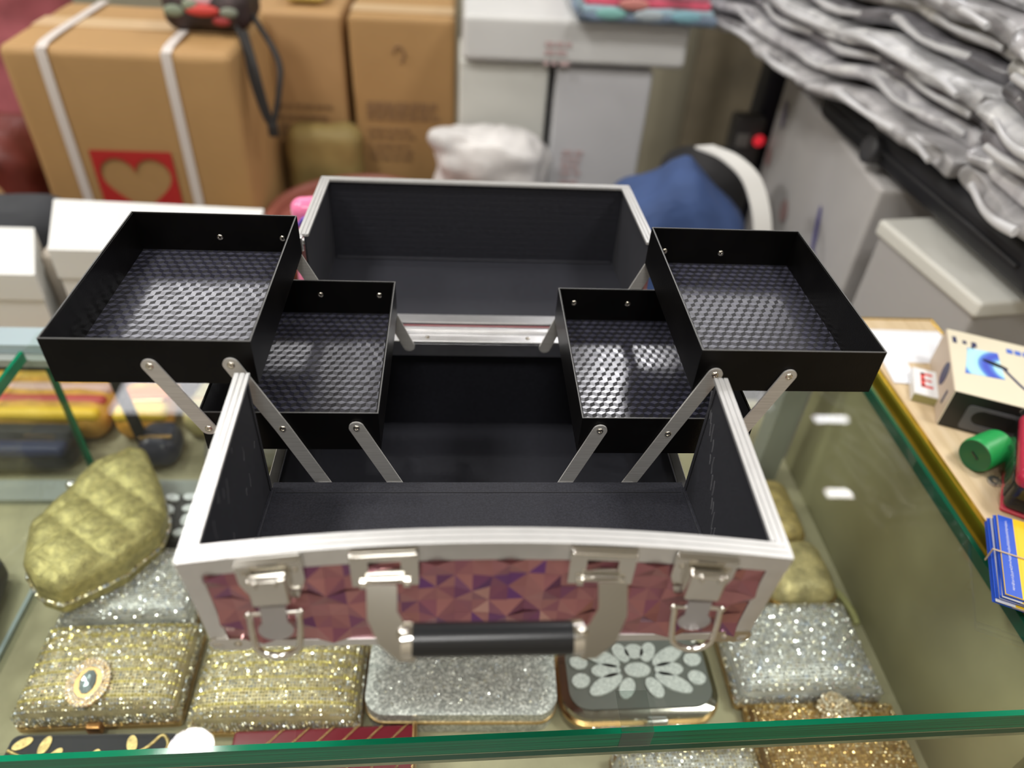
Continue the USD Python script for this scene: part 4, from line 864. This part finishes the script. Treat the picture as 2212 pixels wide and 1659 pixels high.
printed_lines(c3, -.082, .02, [sz - .235, sz - .250, sz - .270, sz - .285, sz - .300], -sy / 2 - .0028, PR, 3)
part(c3, 'question_mark_print', tube(curve([(-.02, -sy / 2 - .002, sz - .07), (-.01, -sy / 2 - .002, sz - .055), (.004, -sy / 2 - .002, sz - .07), (-.004, -sy / 2 - .002, sz - .088)], 6), .003, 6), plain(*PR, .7), smooth=60, label='faint round printed mark')
part(c3, 'tape', bx(-sx / 2 + .004, sx / 2 - .004, -sy / 2 + .03, -sy / 2 + .09, sz + .0005, sz + .0025), TAPE)
WHT = plain('white_carton', (.62, .62, .61), .6, noise=.04, nscale=6); WHT2 = plain('white_carton_grey', (.56, .56, .58), .6, noise=.04, nscale=6); WHT3 = plain('white_carton_warm', (.60, .60, .56), .6, noise=.05, nscale=6)
PINKPR = ('faded_pink_ink', (.52, .38, .38))
w1, sx, sy, sz = carton('white_carton', 'white carton standing at the lower left of the white stack', -.020, .158, 1.15, 1.50, BENCH, .072, WHT3, .008, seed=4)
w2, sx2, sy2, sz2 = carton('white_carton', 'white carton standing at the lower right of the white stack', .172, .366, 1.15, 1.50, BENCH, .066, WHT2, .008, seed=5)
printed_lines(w2, -.07, -.02, [sz2 - .17, sz2 - .185, sz2 - .20, sz2 - .215, sz2 - .235, sz2 - .25, sz2 - .265], -sy2 / 2 - .0028, PINKPR, 5, .008)
w3, sx3, sy3, sz3 = carton('white_carton', 'white carton lying across the top of the white stack', -.014, .420, 1.13, 1.50, 0.0765, .160, WHT, .012, seed=6)
printed_lines(w3, -.06, -.01, [sz3 - .045, sz3 - .06, sz3 - .08], -sy3 / 2 - .0028, PINKPR, 6, .008)
# colourful bundle on the stack
cbn = thing('colourful_bundle', 'colourful folded fabrics in clear plastic on top of the white stack', 'bundle', (.325, 1.215, .162), 0)
for i, (c, z) in enumerate([((.16, .22, .30), .010), ((.28, .40, .46), .020), ((.60, .08, .14), .033), ((.70, .28, .36), .047)]):
    part(cbn, 'folded_cloth', mv(soft(.26 - .012 * i, .24 - .008 * i, .017, .008, .02, .003, 20, 40 + i), (.0, 0, z)), plain(f'bundle_cloth_{i}', c, .5, noise=.5, nscale=30), smooth=True)
for i, (x, c) in enumerate([(-.07, (.25, .55, .50)), (.0, (.45, .52, .55)), (.07, (.25, .50, .58)), (-.03, (.65, .25, .22))]):
    part(cbn, 'printed_patch', mv(trimesh.creation.icosphere(2, 1).apply_scale((.028, .004, .010)), (x, -.119, 0.017 if i < 3 else .034)), plain(f'patch_{i}', c, .5))
part(cbn, 'plastic_wrap', mv(soft(.285, .262, .066, .025, .02, .004, 18, 45), (.0, 0, .036)), glass('clear_wrap', (.94, .94, .95), 1.3, .1), smooth=True)
# black patterned bag with straps on the big carton
bb = thing('black_handbag', 'black and red patterned bag with long straps on top of the big carton', 'bag', (-.475, 1.16, .110), 0)
part(bb, 'body', mv(soft(.155, .12, .075, .03, .012, .005, 22, 51), (0, 0, .039)), plain('black_red_print', (.030, .016, .016), .6, noise=.8, nscale=35), smooth=True)
for i, (x, z, c, s) in enumerate([(.0, .062, (.55, .05, .04), (.030, .008, .010)), (-.05, .06, (.20, .24, .17), (.018, .006, .010)), (-.02, .07, (.22, .25, .18), (.014, .006, .010)), (.045, .06, (.20, .22, .17), (.016, .006, .009)), (.03, .045, (.30, .03, .03), (.016, .006, .008))]):
    part(bb, 'printed_flower', mv(trimesh.creation.icosphere(2, 1).apply_scale(s), (x, -.060, z - .02)), plain(f'flower_print_{i}', c, .6))
part(bb, 'pink_tag', mv(soft(.05, .03, .04, .012, .01, .002, 40, 53), (-.005, -.045, .066)), plain('pink_tissue', (.75, .45, .50), .6), smooth=True)
SBK = plain('black_strap_web', (.014, .012, .011), .7)
for pts in ([(.05, -.05, .02), (.068, -.075, -.01), (.078, -.10, -.06), (.095, -.12, -.115), (.108, -.13, -.135)], [(.075, -.02, .03), (.125, -.08, -.03), (.125, -.11, -.08), (.112, -.128, -.13)], [(.068, -.06, .01), (.09, -.11, -.04), (.10, -.125, -.09), (.110, -.132, -.14)]):
    part(bb, 'strap', tube(curve(pts, 8), .0055, 8), SBK, smooth=60)
part(bb, 'strap_buckle', mv(rbox(.018, .012, .024, .004, 3), (.110, -.131, -.142)), SBK)
def lump(name, label, catg, loc, s, col, seed, amp=.006, scale=16, rough=.6, rz=0, l=.02, metal=0, band=None, pname='body', **kw):
    t = thing(name, label, catg, loc, rz)
    part(t, pname, mv(soft(*s, min(s) * .45, l, amp, scale, seed), (0, 0, s[2] / 2 + amp)), plain(f'{name}_look_{seed}', col, rough, metal, noise=.2, nscale=12, **kw), smooth=True)
    return t
# items on top of the cartons at the frame's upper edge
lump('pink_packet', 'pale pink packet lying on the big carton at the top edge', 'packet', (-.62, 1.34, .113), (.13, .05, .03), (.70, .52, .52), 61, .002)
lump('yellow_packet', 'pale yellow packet lying on the middle carton', 'packet', (-.345, 1.42, .111), (.085, .12, .028), (.72, .62, .22), 62, .002)
lump('red_cloth_bag', 'pinkish red cloth bag at the top left corner', 'bag', (-1.00, 1.47, BENCH + .005), (.25, .18, .63), (.38, .10, .12), 63, .012, 10)
mbag = lump('maroon_bag', 'dark maroon bag left of the big carton', 'bag', (-.905, 1.085, BENCH + .003), (.15, .20, .38), (.14, .025, .018), 64, .012, 12, .45)
part(mbag, 'handle', tube(curve([(-.04, -.10, .36), (-.03, -.118, .40), (.03, -.118, .40), (.04, -.10, .36)], 8), .006, 8), SBK, smooth=60)
lump('tan_cloth', 'tan brown cloth heap at the left edge', 'cloth', (-.90, .865, BENCH + .003), (.20, .12, .37), (.45, .28, .13), 65, .012, 14, .8)
lump('dark_cloth', 'dark grey cloth over the white box at the left edge', 'cloth', (-.735, .715, -.3495), (.24, .11, .312), (.03, .032, .037), 66, .010, 14, .8)
BWB = plain('bright_white_box', (.66, .66, .64), .55, noise=.02, nscale=6)
wa = thing('white_box', 'plain white box behind the upper left tray', 'box', (-.44, .58, -.3495), 0)
wq = [(-.150, .068), (.14, .055), (.14, -.070), (-.101, -.070)]
part(wa, 'body', ext(Polygon(wq), .352), BWB, smooth=False)
part(wa, 'lid', mv(ext(Polygon(wq).buffer(.0025), .042), (0, 0, .312)), BWB, smooth=30)
wb = thing('white_box', 'white box cut off by the left edge of the picture', 'box', (-.70, .55, -.3495), 0)
wq = [(-.14, .060), (.086, .060), (.138, -.060), (-.14, -.060)]
part(wb, 'body', ext(Polygon(wq), .326), BWB, smooth=False)
part(wb, 'lid', mv(ext(Polygon(wq).buffer(.0025), .038), (0, 0, .290)), BWB, smooth=30)
lump('beige_paper_bag', 'crumpled beige paper bag between the two white boxes', 'bag', (-.592, .600, -.349), (.020, .06, .30), (.50, .44, .37), 67, .006, 20)
ls = thing('side_bench', 'dark low bench holding the white boxes behind the counter', 'bench', (-.65, .60, ZF))
part(ls, 'bench_top', bx(-1.0, -.20, .495, .79, -.38, -.3502), plain('bench_board', (.25, .19, .13), .6), world=True)
for x in (-.95, -.30):
    part(ls, 'leg', bx(x - .02, x + .02, .515, .77, ZF, -.3801), plain('bench_board', (.25, .19, .13), .6), world=True)
# brick-red tub and pink pouch
tb = thing('plastic_tub', 'brick-red round plastic tub behind the case', 'tub', (-.215, 1.030, -.45 + .0005), 0)
part(tb, 'bowl', lathe([(0, 0), (.11, 0), (.13, .01), (.172, .235), (.186, .245), (.188, .252), (.177, .254), (.166, .245), (.122, .018), (0, .014)], 56), plain('brick_red_plastic', (.33, .105, .075), .4), smooth=40)
part(tb, 'lid_disc', mv(lathe([(0, .008), (.158, .006), (.166, 0), (0, -.004)], 56), (0, 0, .236)), plain('brick_red_plastic_dull', (.30, .09, .07), .5), smooth=40)
pk = thing('pink_pouch', 'shiny pink pouch with blue squiggles behind the upper left tray', 'bag', (-.176, .372, .0002), 10)
part(pk, 'body', mv(soft(.040, .030, .150, .013, .008, .003, 30, 71), (0, 0, .078)), plain('hot_pink_plastic', (.80, .20, .38), .25), smooth=True)
for i in range(5):
    part(pk, 'squiggle', tube(curve([(-.014 + .004 * (i % 2), -.0155, .02 + .027 * i), (-.005, -.0175, .03 + .027 * i), (.006, -.0175, .02 + .027 * i), (.014, -.0155, .030 + .027 * i)], 6), .0018, 6), plain('violet_ink', (.15, .10, .55), .4), smooth=60)
# crumpled white wrap, khaki sack, blue cloth
lump('white_plastic_bag', 'crumpled white plastic bag in front of the white stack', 'bag', (.040, 1.075, BENCH + .003), (.23, .105, .365), (.66, .64, .63), 72, .05, 11, .35, rz=-6, l=.012)
lump('khaki_sack', 'khaki olive sack between the cartons and the tub', 'bag', (-.315, 1.262, BENCH + .003), (.16, .075, .33), (.33, .25, .09), 73, .012, 10, .6)
lump('straw_packet', 'straw yellow packet standing beside the red tub', 'packet', (-.440, .945, BENCH + .003), (.085, .06, .275), (.58, .42, .15), 74, .004, 18)
def drape(sx, sy, sz, seed, folds=5, l=.012):
    """a cloth-covered hump with running folds"""
    m = refine(rbox(sx, sy, sz, min(sx, sy, sz) * .4, 3), l); v = m.vertices.copy()
    u = v[:, 0] / sx + .5; w = v[:, 2] / sz + .5
    f = np.sin((u * 1.2 + w * .7) * folds * 2 * np.pi + 2 * meshkit.noise(v * 18 + seed, seed)) * .5
    v += m.vertex_normals * (f * .013 + (meshkit.fbm(v * 12 + seed, 3, seed) - .5) * .03)[:, None]
    v[:, 2] -= np.where(u < .56, .22 * np.clip(.50 - u, 0, 1), .16 * np.clip(u - .62, 0, 1)) * np.clip(w * 2 - 1, 0, 1)
    return trimesh.Trimesh(v, m.faces, process=False)
bcl = thing('blue_cloth_bag', 'denim blue cloth bag with folds right behind the case', 'bag', (.345, .83, -.45 + .012), -8)
part(bcl, 'body', mv(drape(.28, .18, .435, 81, 2.2), (0, 0, .230)), plain('denim_blue_cloth', (.035, .070, .19), .75, noise=.15, nscale=12), smooth=True)
lump('black_cloth', 'black cloth heap behind the blue bag', 'cloth', (.475, 1.03, BENCH + .003), (.19, .13, .40), (.022, .021, .022), 82, .012, 12, .8)
wsf = thing('white_sheet', 'curved white plastic sheet between the blue bag and the pale carton', 'sheet', (.475, .77, -.45), 0)
cu = curve([(-.075, .10, .475), (-.035, .06, .47), (.00, .02, .44), (.02, -.03, .36), (.03, -.06, .2), (.035, -.07, .0)], 8); n = len(cu)
V = np.vstack([cu + np.array([a, a * .25, o]) for a in (-.012, .022) for o in (0, .004)]); Fq = []
for i in range(n - 1):
    for a, b in ((0, 1), (1, 3), (3, 2), (2, 0)):
        Fq += [[a * n + i, b * n + i, b * n + i + 1], [a * n + i, b * n + i + 1, a * n + i + 1]]
mm = trimesh.Trimesh(V, Fq, process=False)
if mm.volume < 0: mm.invert()
part(wsf, 'sheet', mm, plain('white_plastic_sheet', (.72, .71, .68), .4), smooth=60)
# right side: tall pale carton, white box, black bag, garments
PALE = plain('pale_grey_carton', (.56, .54, .53), .6, noise=.06, nscale=5)
ta, sx, sy, sz = carton('pale_carton', 'tall pale grey carton with faint red and purple marks on the right', .640, 1.02, .640, 1.20, ZF, .055, PALE, .008, rz=-5, seed=9)
for i, (y, z, c, s) in enumerate([(.22, .94, (.30, .27, .38), (.010, .028)), (.24, .84, (.48, .30, .29), (.016, .020)), (.06, .80, (.46, .30, .29), (.020, .022)), (-.12, .85, (.12, .11, .32), (.008, .045)), (-.12, .74, (.46, .30, .29), (.024, .026)), (.20, .72, (.46, .28, .27), (.02, .03)), (-.15, .80, (.25, .23, .40), (.012, .020))]):
    part(ta, 'ink_mark', mv(ext(affinity.rotate(affinity.scale(Point(0, 0).buffer(1), *s), 20), .0008), (-sx / 2 - .0032, y, z), rx=90, rz=-90), plain(f'faded_mark_{i}', c, .7), smooth=False)
wbx, sx, sy, sz = carton('white_lidded_box', 'white box with a bright lid at the right, in front of the pale carton', .596, .926, .382, .588, ZF, .038, plain('white_box_side', (.46, .445, .44), .6), .006, rz=8, seed=10)
part(wbx, 'lid', mv(rbox(sx + .012, sy + .012, .024, .006, 3), (0, 0, sz)), plain('cream_white_lid', (.74, .735, .68), .5), smooth=30, label='bright cream-white lid')
fl_ = thing('grey_crate', 'grey plastic crate on the floor behind the wooden counter', 'crate', (.80, .235, ZF))
part(fl_, 'body', mv(rbox(.40, .15, .72, .02, 3), (.02, .0, .36)), plain('grey_crate_plastic', (.22, .22, .21), .5), smooth=30)
part(fl_, 'rim', mv(rbox(.42, .17, .03, .01, 3), (.02, .0, .72)), plain('grey_crate_rim', (.28, .28, .27), .5), smooth=30)
# black suitcase and the garments on it
bk = thing('black_suitcase', 'soft black suitcase lying under the wrapped garments', 'suitcase', (.900, .640, .0605), 2)
BKM = plain('black_nylon', (.008, .0085, .012), .55, noise=.3, nscale=20)
part(bk, 'body', mv(soft(.55, .62, .064, .026, .02, .0025, 14, 91), (0, 0, .034)), BKM, smooth=True)
part(bk, 'wheel', mv(lathe([(0, .012), (.016, .012), (.021, .008), (.022, 0), (.021, -.008), (.0, -.010)], 28), (-.282, .085, .032), ry=-80), plain('dark_grey_rubber', (.045, .045, .050), .5), smooth=40, label='dark grey round wheel')
part(bk, 'zip', tube([(-.277, y, .036) for y in np.linspace(-.27, .27, 12)], .003, 6), plain('black_zip', (.02, .02, .022), .4), smooth=60)
GCOL = [(.42, .41, .42), (.60, .59, .62), (.20, .19, .21), (.62, .62, .64), (.15, .145, .16), (.52, .51, .49), (.36, .35, .36), (.64, .64, .67), (.30, .29, .30)]
def gwave(x, y):
    return .012 * np.sin(y * 15 + 3 * x) + .006 * np.sin(y * 34 + x * 12) + .010 * np.sin(x * 14 + 1.0)
def garment(x, y, z, rz, sx, sy, sz, i, label):
    g = thing('wrapped_garment', label, 'clothing', (x, y, z), rz, 'garments in the long stack' if i < 9 else 'garments in the short stack')
    m = refine(rbox(sx, sy, sz, sz * .46, 3), .016); v = m.vertices.copy(); n = m.vertex_normals
    side = np.clip((np.maximum(np.abs(v[:, 0]) / sx, np.abs(v[:, 1]) / sy) - .44) / .06, 0, 1)
    v[:, :2] += n[:, :2] * ((meshkit.fbm(v * np.array([26, 26, 5]) + i * 5.1, 3, i) - .5) * .050 * side)[:, None]
    v[:, 2] += gwave(v[:, 0], v[:, 1]) * (.55 + .10 * math.sin(i * 2.1)) + n[:, 2] * (meshkit.fbm(v * 30 + i * 3.3, 3, i + 9) - .5) * .008
    col = GCOL[(i * 1) % 9]
    part(g, 'folded_cloth', mv(trimesh.Trimesh(v, m.faces, process=False), (0, 0, sz / 2)), mat(f'wrapped_cloth_{i}', {"tc": ("texture_coordinate", {}), "no": ("noise_texture", {"scale": 13.0, "detail": 4.0, "distortion": 2.0}), "r": ("rgb_ramp", {"ramp": [(.3, tuple(c * .5 for c in col)), (.52, col), (.72, tuple(min(.8, c * 1.35) for c in col))]}), "p": ("principled_bsdf", {"roughness": .35, "coat_weight": .4, "coat_roughness": .15})},
         [("tc.object", "no.vector"), ("no.fac", "r.fac"), ("r.color", "p.base_color")]), smooth=True)
    yy = np.linspace(-sy / 2 + .03, sy / 2 - .03, 30)
    e = np.column_stack([-sx / 2 - .004 + .010 * np.sin(yy * 30 + i * 2), yy, sz * .55 + gwave(-sx / 2, yy) * (.55 + .10 * math.sin(i * 2.1))])
    part(g, 'wrap_fold', tube(e, .004 + .0025 * np.sin(yy * 22 + i) ** 2, 8), plain('crinkled_plastic', (.62, .62, .64), .2), smooth=60)
    return g
order = ['lowest', 'second from the bottom', 'third from the bottom', 'fourth from the bottom', 'fifth from the bottom', 'sixth from the bottom', 'seventh from the bottom', 'eighth from the bottom', 'topmost']
zz = .141
for i in range(9):
    garment(.762 + .010 * ((i * 7) % 3 - 1) + .006 * i, 1.040 + .014 * ((i * 5) % 3 - 1) + .008 * i, zz, 12 + 1.5 * ((i * 5) % 3 - 1), .46, .95, .0235, i, f'grey plastic-wrapped folded garment, {order[i]} of the long stack on the suitcase')
    zz += .0255
zz = .141
for i in range(9):
    garment(.765 + .008 * ((i * 2) % 3 - 1), .420 + .003 * i, zz, 7 + 2 * ((i * 4) % 3 - 1), .30, .165, .0235, i + 9, f'white-grey plastic-wrapped folded garment, {order[i]} of the short stack at the right edge')
    zz += .0255
# dim things against the back wall
hc = thing('hanging_tarp', 'dim olive brown tarpaulin hanging at the back wall', 'tarpaulin', (1.30, 2.78, ZF), 0)
m = refine(trimesh.creation.box((.72, .02, 1.9)), .04); v = m.vertices.copy(); v[:, 1] += .035 * np.sin(v[:, 0] * 24 + .6 * np.sin(v[:, 2] * 3)) ; v[:, 2] += .95
part(hc, 'cloth', trimesh.Trimesh(v, m.faces, process=False), plain('olive_brown_tarp', (.115, .095, .062), .7, noise=.3, nscale=5), smooth=True)
part(hc, 'rod', cyl((-.38, -.0, 1.915), (.38, -.0, 1.915), .012), plain('dark_iron_rod', (.05, .05, .05), .4, .8))
sk = thing('power_socket', 'dark extension socket post with a glowing red switch', 'socket', (.628, 1.265, ZF), 0)
part(sk, 'housing', mv(rbox(.07, .05, .90, .01, 3), (0, 0, .45)), plain('charcoal_plastic', (.05, .045, .045), .5), smooth=30)
part(sk, 'socket_plate', mv(rbox(.03, .006, .03, .003, 2), (-.012, -.027, .850)), plain('grey_socket_plate', (.20, .19, .18), .5), smooth=30)
part(sk, 'switch_light', mv(trimesh.creation.icosphere(3, .013).apply_scale((1, .5, 1)), (.024, -.030, .852)), mat('red_switch_light', {"p": ("principled_bsdf", {"base_color": (.55, .02, .03), "roughness": .3, "emission_color": (1, .03, .05), "emission_strength": .35})}), smooth=True, label='glowing red switch')
nv = thing('navy_garment_bag', 'narrow navy black garment bag behind the pale carton', 'bag', (.74, 1.33, ZF + .004), 0)
part(nv, 'body', mv(soft(.16, .10, 1.12, .03, .03, .006, 8, 95), (0, 0, .568)), plain('navy_black_nylon', (.008, .008, .022), .6), smooth=True)
part(nv, 'zip', mv(rbox(.006, .004, .9, .0015), (0, -.055, .56)), plain('black_zip', (.02, .02, .022), .4))
